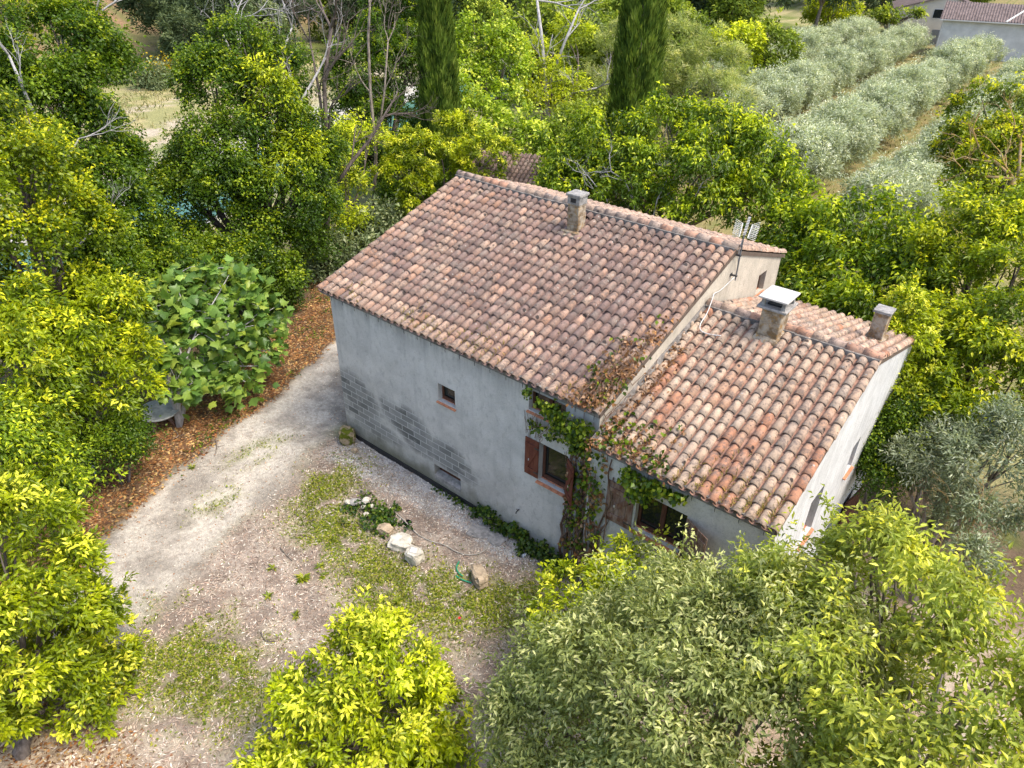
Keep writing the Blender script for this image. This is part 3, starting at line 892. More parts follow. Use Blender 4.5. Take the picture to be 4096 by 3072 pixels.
def leaf_geo(P, T, N, L, W, fold=.22, droop=.15):
    T = nrm(T); N = N - T * (N * T).sum(1, keepdims=True); N = nrm(N); B = np.cross(T, N)
    L = np.asarray(L)[:, None]; W = np.asarray(W)[:, None]
    v0 = P; vl = P + T * L * .42 + B * W * .5 + N * W * fold; vr = P + T * L * .42 - B * W * .5 + N * W * fold
    vt = P + T * L - N * L * droop
    V = np.stack([v0, vr, vt, vl], 1).reshape(-1, 3)
    n = len(P); b = (np.arange(n) * 4)[:, None]
    F = np.concatenate([b + np.array([[0, 1, 2]]), b + np.array([[0, 2, 3]])], 1).reshape(-1, 3)
    return V, F

FIG = np.array([(0, 0), (.20, .10), (.46, .16), (.40, .34), (.62, .52), (.34, .56), (.22, .72), (.0, 1.0), (-.22, .72), (-.34, .56), (-.62, .52), (-.40, .34), (-.46, .16), (-.20, .10)])
def fig_geo(P, T, N, L):
    T = nrm(T); N = N - T * (N * T).sum(1, keepdims=True); N = nrm(N); B = np.cross(T, N)
    n = len(P); k = len(FIG)
    L = np.asarray(L)[:, None]
    V = [P + T * L * .38 + N * L * .04]
    for bx, ty in FIG: V.append(P + T * L * ty + B * L * bx - N * L * (.10 * abs(bx) * 2 + .12 * ty))
    V = np.stack(V, 1).reshape(-1, 3)
    b = (np.arange(n) * (k + 1))[:, None]
    F = np.concatenate([b + np.array([[0, 1 + i, 1 + (i + 1) % k]]) for i in range(k)], 1).reshape(-1, 3)
    return V, F, k + 1

GAIN = 1.8
SP = {
 # L, W, droop, fold, up, palette dark / mid / light / tip, tip share, clumps per m2, clump radius, leaves per clump
 'privet': dict(spray=.14, reach=.6, br=0.36, lai=2.1, L=.125, W=.052, droop=.25, up=.75, pal=[(.035,.06,.004), (.12,.155,.004), (.27,.295,.006), (.46,.45,.045)], tip=.26, cm=7, cr=.15, lc=26),
 'privet_y': dict(spray=.14, reach=.6, br=0.36, lai=2.1, L=.125, W=.052, droop=.25, up=.75, pal=[(.05,.08,.004), (.16,.20,.005), (.33,.36,.006), (.52,.50,.05)], tip=.34, cm=8, cr=.15, lc=26),
 'bush': dict(spray=.14, reach=.6, br=0.5, lai=2.1, L=.16, W=.065, droop=.3, up=.7, pal=[(.03,.055,.004), (.105,.145,.004), (.25,.28,.006), (.42,.41,.02)], tip=.22, cm=4.2, cr=.22, lc=24),
 'hackberry':dict(spray=.26, reach=1.0, br=0.42, lai=1.7, L=.10, W=.036, droop=.5, up=.5, pal=[(.065,.085,.022), (.16,.185,.055), (.24,.26,.09), (.36,.36,.16)], tip=.25, cm=7, cr=.20, lc=24),
 'hackberry_y':dict(spray=.26, reach=1.0, br=0.42, lai=1.7, L=.11, W=.042, droop=.5, up=.5, pal=[(.065,.09,.014), (.17,.20,.028), (.26,.285,.04), (.40,.39,.05)], tip=.25, cm=7, cr=.20, lc=24),
 'ivy':      dict(br=0.62, lai=2.4, L=.125, W=.085, droop=.25, up=.55, pal=[(.012,.030,.004), (.042,.078,.005), (.10,.145,.007), (.19,.23,.010)], tip=.18, cm=2.6, cr=.30, lc=30),
 'ivy_y':    dict(br=0.55, lai=2.1, L=.125, W=.082, droop=.25, up=.6, pal=[(.022,.042,.004), (.085,.12,.004), (.22,.25,.006), (.36,.35,.012)], tip=.3, cm=3.2, cr=.27, lc=28),
 'mulberry': dict(spray=.22, reach=1.0, br=0.5, lai=1.8, L=.19, W=.09, droop=.6, up=.55, pal=[(.022,.045,.004), (.075,.12,.006), (.19,.24,.008), (.34,.37,.014)], tip=.26, cm=2.6, cr=.32, lc=17),
 'maple':    dict(br=0.6, lai=1.6, L=.24, W=.17, droop=.2, up=.75, pal=[(.04,.07,.006), (.13,.19,.010), (.26,.32,.025), (.40,.43,.07)], tip=.25, cm=1.5, cr=.42, lc=24),
 'robinia':  dict(br=0.55, lai=0.9, L=.26, W=.10, droop=.3, up=.7, pal=[(.06,.085,.006), (.20,.24,.008), (.34,.38,.012), (.46,.48,.03)], tip=.3, cm=1.2, cr=.45, lc=20),
 'olive':    dict(br=0.55, lai=1.7, L=.20, W=.05, droop=.1, up=.4, pal=[(.10,.115,.066), (.205,.235,.155), (.30,.325,.23), (.41,.42,.32)], tip=.28, cm=2.4, cr=.30, lc=26),
 'olive_near':dict(br=0.35, lai=1.5, L=.13, W=.034, droop=.1, up=.4, pal=[(.05,.062,.034), (.12,.145,.085), (.20,.225,.15), (.30,.32,.23)], tip=.25, cm=7, cr=.22, lc=26),
 'pine':     dict(br=0.6, lai=1.1, L=.34, W=.035, droop=.0, up=.3, pal=[(.06,.085,.022), (.15,.18,.05), (.24,.27,.09), (.38,.36,.16)], tip=.22, cm=2.2, cr=.30, lc=44),
 'dark_pine':dict(br=1.1, lai=1.7, L=.60, W=.16, droop=.1, up=.4, pal=[(.016,.028,.012), (.035,.052,.022), (.065,.085,.036), (.10,.12,.05)], tip=.2, cm=.55, cr=.65, lc=26),
 'far_leaf': dict(br=1.1, lai=1.8, L=.5, W=.28, droop=.2, up=.6, pal=[(.03,.048,.008), (.09,.125,.012), (.18,.22,.02), (.28,.31,.04)], tip=.22, cm=.6, cr=.65, lc=24),
 'far_dull': dict(br=1.1, lai=1.6, L=.5, W=.24, droop=.2, up=.6, pal=[(.035,.05,.02), (.085,.11,.05), (.15,.18,.085), (.23,.25,.13)], tip=.2, cm=.6, cr=.65, lc=24),
}

def crown_leaves(lobes, sp, dens=1.0, bottom=-.55, inner=.30, size=1.0, seed=0, far_thin=True):
    """lobes carry round billows; billows carry leaf clumps"""
    s = SP[sp]; r_ = np.random.default_rng(seed + 1000)
    PP = []; TT = []; NN = []; CC = []; LL = []
    pal = np.array(s['pal']) * GAIN
    pal[0] = pal[0] * .75 + pal[1] * .25
    C0 = np.array([l[0] for l in lobes], float)
    R0 = np.array([(l[1], l[1], l[2] if len(l) > 2 else l[1]) for l in lobes], float)
    per_m2 = s.get('lai', 2.2) / (s['L'] * s['W'] * .5 * size * size) * dens * .80
    m = s['lc']
    for i in range(len(lobes)):
        c, R = C0[i], R0[i]
        br = min(s['br'], .55 * R[0])
        nb = max(9, int(4.0 * (R[0] * R[2]) / (br * br)))
        d = nrm(r_.normal(size=(nb, 3)))
        d = d[d[:, 2] > bottom]
        brs = br * r_.uniform(.5, 1.45, len(d))
        bc = c + d * (R - br * .55) * r_.uniform(.80, 1.10, (len(d), 1))
        keep = np.ones(len(d), bool)
        for j in range(len(lobes)):
            if j != i: keep &= (((bc - C0[j]) / R0[j]) ** 2).sum(1) > .50
        if far_thin:
            tc = nrm(np.array(CAM)[None] - bc)
            keep &= ((d * tc).sum(1) > -.35) | (r_.random(len(d)) < .45)
        bc, d, brs = bc[keep], d[keep], brs[keep]
        if len(bc) == 0: continue
        nc = np.maximum(2, (2 * math.pi * brs ** 2 * per_m2 / m * .62)).astype(int)
        bi = np.repeat(np.arange(len(bc)), nc)
        e = nrm(r_.normal(size=(len(bi), 3)) + d[bi] * .75 + np.array([0, 0, .35]))
        isin = r_.random(len(bi)) < inner
        rad = np.where(isin, r_.uniform(.2, .75, len(bi)), r_.uniform(.82, 1.06, len(bi)))
        spr = (r_.random(len(bi)) < s.get('spray', .10)) & ~isin
        ee = np.where(spr[:, None], nrm(e + d[bi] * .5 + np.array([0, 0, .45 - s['droop'] * .6])), e)
        rad = np.where(spr, r_.uniform(1.05, 1.05 + s.get('reach', .75), len(bi)), rad)
        ctr = bc[bi] + ee * (brs[bi] * rad)[:, None] * np.array([1, 1, .9])
        e = ee
        bt = r_.normal(0, .13, len(bc))[bi]
        n = len(ctr) * m
        dd = np.repeat(e, m, 0); cc = np.repeat(ctr, m, 0); inn = np.repeat(isin, m)
        csz = np.repeat(r_.uniform(.65, 1.35, len(ctr)), m)[:, None]
        off = r_.normal(size=(n, 3)) * s['cr'] * .55 * csz
        off = off - dd * (off * dd).sum(1, keepdims=True) * .4
        off = off + dd * (np.repeat(spr, m) * r_.uniform(-1, .6, n) * s['cr'] * 1.5)[:, None] - off * (np.repeat(spr, m) * .45)[:, None]
        P = cc + off
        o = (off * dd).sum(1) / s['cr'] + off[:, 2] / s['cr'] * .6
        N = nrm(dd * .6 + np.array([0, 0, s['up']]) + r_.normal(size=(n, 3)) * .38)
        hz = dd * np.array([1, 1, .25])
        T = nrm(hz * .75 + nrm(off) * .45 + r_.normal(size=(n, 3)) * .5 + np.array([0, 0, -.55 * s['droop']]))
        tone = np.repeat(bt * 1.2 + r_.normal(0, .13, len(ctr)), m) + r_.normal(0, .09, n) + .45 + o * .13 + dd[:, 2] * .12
        tone = np.where(inn, tone - .22, tone)  # inner leaves darker: crown shade put into their colour, plus leaf age
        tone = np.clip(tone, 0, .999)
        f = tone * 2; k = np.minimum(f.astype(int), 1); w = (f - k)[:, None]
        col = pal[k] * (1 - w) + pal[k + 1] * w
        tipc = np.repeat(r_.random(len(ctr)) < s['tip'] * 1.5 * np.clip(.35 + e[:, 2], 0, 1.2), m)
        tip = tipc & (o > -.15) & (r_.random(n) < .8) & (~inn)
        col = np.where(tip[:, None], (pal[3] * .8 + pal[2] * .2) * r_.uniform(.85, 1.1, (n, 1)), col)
        col = col * r_.uniform(.84, 1.16, (n, 1))
        PP.append(P); TT.append(T); NN.append(N); CC.append(col); LL.append(r_.uniform(.7, 1.25, n) * size)
    P = np.concatenate(PP); T = np.concatenate(TT); N = np.concatenate(NN); C = np.concatenate(CC); L = np.concatenate(LL)
    return P, T, N, np.minimum(C, .8), L

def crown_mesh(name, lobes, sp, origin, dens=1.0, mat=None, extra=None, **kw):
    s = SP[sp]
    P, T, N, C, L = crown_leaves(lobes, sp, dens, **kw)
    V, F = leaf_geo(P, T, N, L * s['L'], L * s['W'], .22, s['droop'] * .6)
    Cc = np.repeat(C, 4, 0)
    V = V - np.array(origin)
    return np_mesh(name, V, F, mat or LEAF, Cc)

def limb_pts(a, b, sag=.12, n=5, wob=.08):
    a = Vector(a); b = Vector(b); L = (b - a).length
    pts = []
    ph = [random.uniform(-1, 1) for _ in range(3)]
    for i in range(n + 1):
        t = i / n
        p = a.lerp(b, t)
        p += Vector((ph[0], ph[1], 0)) * math.sin(t * math.pi) * L * wob + Vector((0, 0, math.sin(t * math.pi) * L * sag))
        p += Vector([random.uniform(-1, 1) for _ in range(3)]) * L * .015 * (0 < i < n)
        pts.append(p)
    return pts

def trunk_mb(base, lobes, r, stems=1, fork=.35, twig=2, sides=7):
    mb = MB()
    base = Vector(base)
    top = sum((Vector(l[0]) for l in lobes), Vector()) / len(lobes)
    for sidx in range(stems):
        off = Vector((random.uniform(-.25, .25), random.uniform(-.25, .25), 0)) if stems > 1 else Vector()
        f = base.lerp(top, fork) + off
        mb.tube([base - Vector((0, 0, .3)) + off * .6, base + off * .6 + Vector((0, 0, .1)), base.lerp(f, .5) + off * .2 + Vector((random.uniform(-.06, .06), random.uniform(-.06, .06), 0)), f], [r * 1.5, r * 1.15, r * .9, r * .75], sides)
        for l in lobes[sidx::stems]:
            c = Vector(l[0])
            pts = limb_pts(f, c, .06, 5)
            mb.tube(pts, [r * (.6 - .085 * i) for i in range(6)], 5)
            for q in range(twig):
                d = Vector([random.gauss(0, 1) for _ in range(3)]).normalized()
                e = c + Vector((d.x * l[1], d.y * l[1], abs(d.z) * (l[2] if len(l) > 2 else l[1]))) * .85
                mb.tube(limb_pts(pts[3], e, .05, 3), [r * .28, r * .2, r * .13, r * .06], 4)
    return mb

seedc = [0]
def tree(name, label, cat, base, lobes, sp, r=.12, stems=1, group=None, dens=1.0, bark=None, bottom=-.55, twig=2, fork=.35, grow=1.0, **kw):
    lobes = [(l[0],) + tuple(q * grow for q in l[1:]) for l in lobes]
    base = (base[0], base[1], gz(base[0], base[1]))
    root = empty(name, base, label, cat, group)
    seedc[0] += 1
    mb = trunk_mb(base, lobes, r, stems, fork, twig)
    mb.v = [(v[0] - base[0], v[1] - base[1], v[2] - base[2]) for v in mb.v]
    mb.build('trunk', bark or BARK_DARK, root, True)
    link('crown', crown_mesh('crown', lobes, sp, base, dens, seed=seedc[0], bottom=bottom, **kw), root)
    return root

def L3(*a): return list(a)

# --- foreground
tree('privet_tree', 'flowering privet tree with two stems at the near left beside the sandy drive', 'tree', (3.86, -10.87, -0.65)[:2], [
    ((2.87, -9.51, 3.14), 1.3), ((3.08, -9.51, 1.62), 1.3), ((3.39, -9.41, -0.10), 1.1), ((3.61, -10.42, 1.18), 1.25), ((3.74, -9.89, 0.14), .8), ((3.42, -9.16, -0.82), .62), ((3.21, -10.40, 2.42), 1.4)],
    'privet', .13, 2, dens=1.0, bottom=-.75)
tree('privet_bush', 'round lime yellow privet bush standing alone in the gravel yard at the bottom', 'bush', (9.23, -6.51, -0.65)[:2], [
    ((8.90, -5.96, 0.63), 1.25), ((8.75, -7.21, 0.35), 1.05), ((9.64, -5.62, -0.23), 1.0), ((9.54, -6.80, 0.09), 1.2), ((8.85, -5.50, 1.18), .75), ((8.42, -6.76, 0.93), .75), ((10.07, -5.72, -1.09), .8), ((8.90, -7.86, 0.18), .85), ((9.07, -6.25, 0.39), 1.1), ((8.54, -6.15, 1.23), .8)],
    'privet_y', .07, 3, dens=1.0, bottom=-.8)
tree('privet_bush', 'lime yellow privet bush against the wing wall under the wide window', 'bush', (11.05, 0.64, -1.10)[:2], [
    ((11.68, -1.27, 1.72), .78), ((10.81, -1.97, 1.19), .75), ((12.67, -0.97, 1.57), .5), ((10.77, -2.47, 0.88), .6), ((11.67, -1.95, 1.12), .9)],
    'privet_y', .06, 3, dens=1.0, bottom=-.8)
tree('hackberry_tree', 'big pale green hackberry tree filling the bottom right in front of the wing', 'tree', (14.47, -3.87, 1.74)[:2], [
    ((13.38, -3.05, 3.10), 1.05), ((12.37, -3.95, 2.34), 1.1), ((12.16, -4.66, 1.35), .95), ((13.60, -4.15, 2.95), 1.5), ((14.51, -2.84, 3.99), 1.1), ((15.02, -4.16, 3.69), 1.5), ((13.34, -4.91, 1.86), 1.2), ((14.48, -2.23, 3.95), .5), ((14.71, -4.84, 3.31), 1.3), ((12.25, -5.08, 0.71), .7), ((15.40, -3.30, 4.05), 1.2), ((14.87, -2.36, 4.16), .8)],
    'hackberry', .16, 2, dens=1.0, bottom=-.6, bark=BARK)
tree('hackberry_tree', 'yellow tipped hackberry tree at the bottom right corner beside the pale side wall', 'tree', (17.01, -2.90, 3.32)[:2], [
    ((15.54, -1.88, 5.02), .85), ((15.53, -2.59, 4.38), 1.15), ((16.36, -2.06, 5.10), .95), ((17.19, -2.62, 4.77), .95), ((16.46, -3.46, 4.53), 1.5), ((17.65, -3.40, 4.80), 1.1), ((15.50, -1.38, 5.41), .45), ((14.99, -1.94, 4.51), .42), ((16.61, -1.57, 5.38), .35), ((16.16, -3.86, 3.87), 1.1), ((17.07, -3.91, 4.73), 1.3)],
    'hackberry_y', .15, 2, dens=1.0, bottom=-.6, bark=BARK)

# --- left side
tree('ivy_clad_tree', 'tall ivy covered tree at the far left beyond the meadow gap', 'tree', (-12.37, -1.73, 1.23)[:2], [
    ((-13.97, -0.22, 9.09), 1.9, 2.0), ((-14.14, 0.79, 9.06), 1.7), ((-13.61, -0.70, 7.26), 2.2), ((-12.85, -0.63, 5.89), 2.2), ((-12.10, -0.91, 4.39), 2.3), ((-11.03, -0.89, 3.22), 2.0), ((-10.26, -1.73, 2.42), 2.1), ((-10.42, -0.42, 2.88), 1.3), ((-13.98, -1.87, 6.09), 2.2)],
    'ivy', .35, 1, bottom=-.85, fork=.25, grow=.93)
tree('ivy_clad_tree', 'broad ivy covered tree between the meadow gap and the farmhouse roof', 'tree', (-11.13, 4.79, -0.41)[:2], [
    ((-13.06, 6.45, 8.63), 1.25), ((-13.09, 5.60, 7.12), 1.7), ((-11.86, 6.49, 6.79), 1.8), ((-12.16, 5.01, 5.12), 2.3), ((-11.19, 6.62, 5.18), 2.2), ((-12.01, 3.59, 3.51), 2.1), ((-10.61, 5.86, 3.28), 2.3), ((-10.65, 4.62, 1.53), 2.3), ((-12.09, 2.98, 2.05), 1.8), ((-11.00, 7.82, 5.38), 1.3), ((-10.21, 6.30, 2.02), 1.4), ((-11.87, 8.32, 8.03), .7, 1.4), ((-12.76, 3.87, 5.04), 1.1), ((-11.77, 5.28, 3.37), 2.3), ((-11.07, 3.87, 1.01), 2.0), ((-10.11, 7.00, 3.72), 1.5), ((-10.32, 8.09, 4.86), .9), ((-12.60, 2.85, 3.76), 1.2), ((-12.45, 1.98, 2.24), .9)],
    'ivy', .4, 1, bottom=-.85, fork=.25, grow=.94)
tree('broadleaf_tree', 'yellow green dense tree at the left edge in front of the ivy covered one', 'tree', (-7.14, -5.28, 3.44)[:2], [
    ((-8.04, -3.98, 7.92), 1.5), ((-7.54, -4.07, 6.71), 1.8), ((-7.02, -4.06, 5.59), 1.5), ((-6.68, -5.11, 4.85), 2.1), ((-6.29, -4.43, 4.31), 1.2), ((-7.62, -5.17, 6.55), 2.2)],
    'ivy_y', .22, 1, bottom=-.8, grow=.9)
tree('privet_shrub', 'spreading yellow green shrub to the left of the fig above the round table', 'shrub', (-2.86, -6.75, 0.56)[:2], [
    ((-4.67, -3.91, 3.58), .72), ((-3.83, -5.26, 3.30), 1.05), ((-3.36, -6.72, 3.34), 1.3), ((-2.95, -5.13, 2.31), 1.0), ((-2.65, -7.26, 2.49), 1.15), ((-3.68, -4.10, 2.64), .62), ((-4.81, -6.30, 4.02), 1.0), ((-2.60, -6.54, 1.98), .8)],
    'bush', .09, 3, dens=1.0, bottom=-.6)
tree('ivy_shrub', 'dark ivy mound beside the grey metal post at the hedge foot', 'shrub', (-2.40, -5.75, 0.36)[:2], [
    ((-2.47, -5.62, 0.91), .62), ((-2.30, -6.14, 0.73), .5), ((-2.77, -4.88, 1.17), .5)], 'ivy', .04, 2, dens=1.12, bottom=-.9, size=.62)
tree('elm_shrub', 'dark green shrub with drooping sprays at the left edge above the flowering privet', 'shrub', (-0.61, -8.40, 1.63)[:2], [
    ((-0.76, -8.02, 2.16), .85), ((-1.39, -8.21, 2.57), .9), ((-0.39, -7.66, 1.48), .5), ((-0.53, -8.54, 2.19), .8)], 'mulberry', .06, 2, dens=1.14, bottom=-.8, size=.62)

# fig: grey limbs spreading low, large lobed leaves near the branch ends
def fig_tree():
    b = (-4.00, -3.23, -0.55)
    base = (b[0], b[1], gz(b[0], b[1]))
    root = empty('fig_tree', base, 'spreading fig tree with large lobed leaves over the round table', 'tree')
    r_ = np.random.default_rng(99); random.seed(99)
    tips = [((-5.76, -2.22, 3.09)), ((-5.82, -1.32, 3.41)), ((-5.58, -0.33, 3.32)), ((-5.26, 0.32, 3.29)), ((-4.89, 0.99, 2.92)), ((-4.29, 1.23, 1.96)), ((-3.89, 0.92, 1.31)), ((-3.68, 0.29, 0.74)), ((-4.29, 0.00, 1.36)),
            ((-3.18, -0.88, 0.18)), ((-3.28, -1.53, 0.09)), ((-4.76, -1.39, 2.28)), ((-5.00, -2.48, 2.45)), ((-4.96, -0.42, 2.36)), ((-4.85, 0.24, 2.50)), ((-5.41, -1.40, 2.74)), ((-3.33, -2.62, 0.61)), ((-3.61, -3.33, 0.84)), ((-4.00, -1.66, 0.94)), ((-4.36, -3.04, 1.59)), ((-4.28, -0.85, 1.54)), ((-3.46, -0.35, 0.55)), ((-5.35, -2.85, 2.64))]
    mb = MB(); P = []; D = []
    fork = [Vector((-4.33, -2.43, 0.98)), Vector((-4.34, -1.69, 1.35)), Vector((-4.62, -2.62, 1.47))]
    bb = Vector(base)
    for f in fork: mb.tube(limb_pts(bb, f, .05, 4), [.10, .085, .075, .065, .055], 6)
    for i, t in enumerate(tips):
        t = Vector(t); f = min(fork, key=lambda q: (q - t).length) if i % 3 else fork[i % len(fork)]
        pts = limb_pts(f, t, .04, 6, .10)
        mb.tube(pts, [.05, .042, .035, .028, .022, .018, .012], 5)
        for k_ in range(6):
            m = pts[3 + k_ % 4] + Vector((0, 0, 0)); e = m + Vector((r_.normal(), r_.normal(), abs(r_.normal()) * .6)) * .38
            q = limb_pts(m, e, .1, 3)
            mb.tube(q, [.014, .011, .009, .006], 4)
            for _ in range(10):
                P.append(np.array(e) + r_.normal(size=3) * .13); D.append(np.array((e - m).normalized()))
        for _ in range(20):
            P.append(np.array(t) + r_.normal(size=3) * .2); D.append(np.array((t - f).normalized()))
    mb.v = [tuple(np.array(v) - base) for v in mb.v]
    mb.build('trunk', BARK_GREY, root, True)
    P = np.array(P); D = np.array(D); n = len(P)
    T = D * .5 + r_.normal(size=(n, 3)) * .6 + np.array([0, 0, -.25]); N = np.array([0, 0, .9]) + r_.normal(size=(n, 3)) * .45 + np.array([.1, -.25, 0])
    V, F, k_ = fig_geo(P, T, N, r_.uniform(.24, .42, n))
    pal = np.array([(.09, .17, .035), (.16, .27, .05), (.25, .36, .06), (.36, .44, .07)])
    c = pal[r_.choice(4, n, p=[.25, .35, .28, .12])] * r_.uniform(.8, 1.2, (n, 1))
    link('crown', np_mesh('crown', V - np.array(base), F, LEAF, np.repeat(c, k_, 0)), root)
fig_tree()

# --- behind the house, left to right
tree('privet_tree', 'clipped looking yellow green privet tree with round lobes just behind the ridge', 'tree', (-10.01, 15.25, -0.35)[:2], [
    ((-10.52, 16.86, 3.65), 1.35), ((-7.88, 16.70, 3.43), 1.2), ((-10.68, 13.82, 3.37), 1.35), ((-9.86, 15.12, 3.27), 1.1), ((-9.43, 12.67, 2.02), .85), ((-10.95, 12.77, 2.85), .8), ((-8.89, 16.33, 3.09), 1.0)],
    'privet', .16, 2, dens=1.0, bottom=-.6, size=1.35)
tree('ivy_clad_tree', 'dark ivy covered tree to the left of the left cypress', 'tree', (-18.95, 18.81, -1.31)[:2], [
    ((-21.07, 22.47, 7.96), 2.3), ((-20.27, 19.56, 5.15), 2.3), ((-19.61, 21.84, 5.23), 2.2), ((-20.25, 18.01, 3.21), 1.6), ((-17.27, 18.47, 2.51), 2.3), ((-17.22, 16.19, 1.86), 1.8), ((-15.69, 17.98, 0.97), 1.6), ((-21.50, 24.95, 8.83), 1.8)],
    'ivy', .3, 1, dens=1.0, bottom=-.8, size=1.25)
tree('maple_tree', 'light green maple with a visible fork to the right of the left cypress', 'tree', (-18.85, 28.89, 0.44)[:2], [
    ((-21.60, 31.80, 6.36), 2.3), ((-21.95, 30.14, 4.63), 1.9), ((-20.06, 31.82, 4.66), 2.0), ((-19.88, 29.32, 3.10), 1.8), ((-18.49, 30.52, 2.81), 1.2)], 'maple', .25, 2, dens=1.0, bottom=-.5)
tree('maple_tree', 'low light green maple crown under the taller one behind the privet', 'tree', (-13.89, 22.59, 0.07)[:2], [
    ((-18.11, 25.51, 3.54), 1.5), ((-16.21, 25.22, 2.40), 1.8), ((-14.09, 25.07, 1.88), 1.6), ((-11.91, 24.28, 1.53), 1.4), ((-12.48, 26.37, 2.21), 1.2), ((-15.19, 22.76, 2.10), 1.2)], 'maple', .2, 2, dens=1.0, bottom=-.6)
tree('robinia_tree', 'airy yellow robinia behind bare branches between the two cypresses', 'tree', (-16.79, 34.39, -1.22)[:2], [
    ((-19.64, 37.25, 3.11), 1.6), ((-17.15, 36.59, 3.15), 1.3), ((-18.93, 34.03, 2.60), 1.3), ((-16.63, 34.51, 1.85), 1.3), ((-22.08, 37.91, 4.82), 1.5), ((-20.63, 41.47, 6.00), 1.6)], 'robinia', .2, 1, dens=1.0, bottom=-.3)
tree('robinia_tree', 'thin yellow green robinia sprays beside the dark bare trunk left of the roof', 'tree', (-10.33, 8.76, -0.30)[:2], [
    ((-12.42, 10.96, 3.28), .9), ((-11.38, 10.68, 2.19), 1.0), ((-11.33, 9.09, 1.22), .8), ((-10.54, 10.13, 1.13), .7), ((-13.99, 12.21, 4.13), .8), ((-13.13, 13.29, 4.09), .7)], 'robinia', .1, 1, dens=1.18, bottom=-.2, size=.75, inner=.5)
tree('robinia_tree', 'yellow robinia sprays at the top left corner', 'tree', (-15.74, -2.59, 4.36)[:2], [
    ((-16.12, -0.31, 10.35), 1.1), ((-16.02, -0.03, 9.89), .9), ((-15.32, -1.10, 9.27), 1.0), ((-17.66, 1.36, 10.31), .8)], 'robinia', .12, 1, dens=1.15, bottom=-.2, size=.75, inner=.5)
tree('robinia_tree', 'yellow robinia sprays growing out of the broad ivy covered tree', 'tree', (-10.07, 4.43, 0.25)[:2], [
    ((-11.35, 6.56, 7.75), .8), ((-10.62, 6.59, 7.13), .7), ((-9.39, 6.27, 5.18), .9), ((-9.30, 5.49, 4.98), .6)], 'robinia', .08, 1, dens=1.18, bottom=-.2, size=.75, inner=.5)
tree('mulberry_tree', 'wide leafy mulberry tree behind the main ridge with bare twigs in front', 'tree', (1.13, 18.50, 1.92)[:2], [
    ((-0.16, 19.51, 5.12), 1.6), ((-2.49, 18.49, 4.49), 1.6), ((-4.40, 17.43, 3.69), 1.4), ((2.38, 19.99, 5.25), 1.6), ((4.51, 19.79, 4.86), 1.5), ((2.64, 18.12, 4.04), 1.9), ((5.45, 18.22, 3.61), 1.2), ((0.11, 17.37, 3.49), 1.7), ((-2.87, 16.56, 2.85), 1.3), ((5.97, 19.04, 4.31), .9), ((-0.12, 20.10, 5.96), .9), ((4.27, 17.75, 3.26), 1.2)],
    'mulberry', .22, 2, dens=1.0, bottom=-.5, bark=BARK)
tree('mulberry_tree', 'leafy mulberry tree beside the gable between the wing roof and the olive grove', 'tree', (11.60, 13.71, 1.45)[:2], [
    ((10.08, 16.46, 3.93), 1.4), ((8.80, 16.56, 3.49), 1.0), ((11.49, 15.12, 3.74), 1.3), ((10.24, 14.24, 2.97), 1.4), ((12.78, 13.50, 3.32), 1.1), ((11.66, 12.71, 2.41), 1.2), ((8.72, 15.50, 2.86), 1.0), ((12.49, 14.87, 4.09), 1.0), ((9.47, 14.26, 2.01), 1.0)],
    'mulberry', .2, 2, dens=1.0, bottom=-.6, bark=BARK)
tree('stone_pine', 'soft green young pine with upright candles right of the right cypress', 'tree', (-7.98, 38.54, -0.46)[:2], [
    ((-12.00, 42.10, 5.40), 2.6), ((-8.75, 42.60, 5.03), 2.3), ((-12.30, 39.65, 3.36), 2.0), ((-9.07, 40.23, 3.04), 2.5), ((-5.80, 39.55, 2.94), 1.9), ((-9.73, 37.64, 1.71), 1.8), ((-5.61, 37.44, 1.74), 1.8)], 'pine', .3, 1, dens=1.0, bottom=-.6)
tree('stone_pine', 'smaller soft green pine partly hidden to the left of the right cypress', 'tree', (-14.70, 38.22, -0.51)[:2], [
    ((-17.24, 41.35, 4.29), 1.7), ((-16.32, 39.56, 2.55), 1.6), ((-17.28, 42.50, 5.87), 1.5)], 'pine', .2, 1, dens=1.0, bottom=-.6)
tree('laurel_thicket', 'huge bright yellow green leafy thicket filling the right edge beside the wing', 'thicket', (16.12, 10.14, 1.88)[:2], [
    ((14.37, 15.48, 5.05), 1.9), ((13.95, 14.24, 4.46), 1.6), ((15.49, 13.53, 4.16), 2.0), ((14.67, 12.49, 3.51), 1.7), ((15.88, 11.34, 3.35), 1.7), ((15.28, 10.12, 3.06), 1.2), ((15.23, 8.92, 2.57), .85), ((15.28, 15.13, 4.78), 1.9), ((13.76, 13.62, 3.58), 1.0), ((16.62, 10.14, 2.72), 1.2)],
    'bush', .14, 3, dens=1.0, bottom=-.8)
tree('laurel_tree', 'dark green round tree with orange lichened branches at the right edge by the olives', 'tree', (13.58, 25.05, 3.54)[:2], [
    ((11.88, 27.40, 6.39), 1.7), ((12.89, 27.40, 6.26), 1.5), ((11.61, 26.06, 5.51), 1.2), ((12.85, 25.39, 5.27), 1.7), ((12.36, 23.93, 4.72), 1.2), ((13.78, 24.56, 4.67), 1.4)],
    'ivy_y', .2, 1, dens=1.0, bottom=-.7, size=1.1)
tree('olive_tree', 'grey green olive tree by the pale side wall at the right edge', 'olive tree', (16.45, 6.54, 0.66)[:2], [
    ((16.18, 7.54, 1.85), 1.05), ((15.48, 7.13, 1.43), .85), ((16.90, 6.93, 2.17), 1.15), ((16.87, 8.13, 2.59), .95), ((16.72, 6.53, 1.45), .85), ((14.91, 7.10, 1.30), .55), ((15.54, 8.13, 1.78), .75)],
    'olive_near', .12, 2, dens=1.0, bottom=-.6, bark=BARK, twig=5)
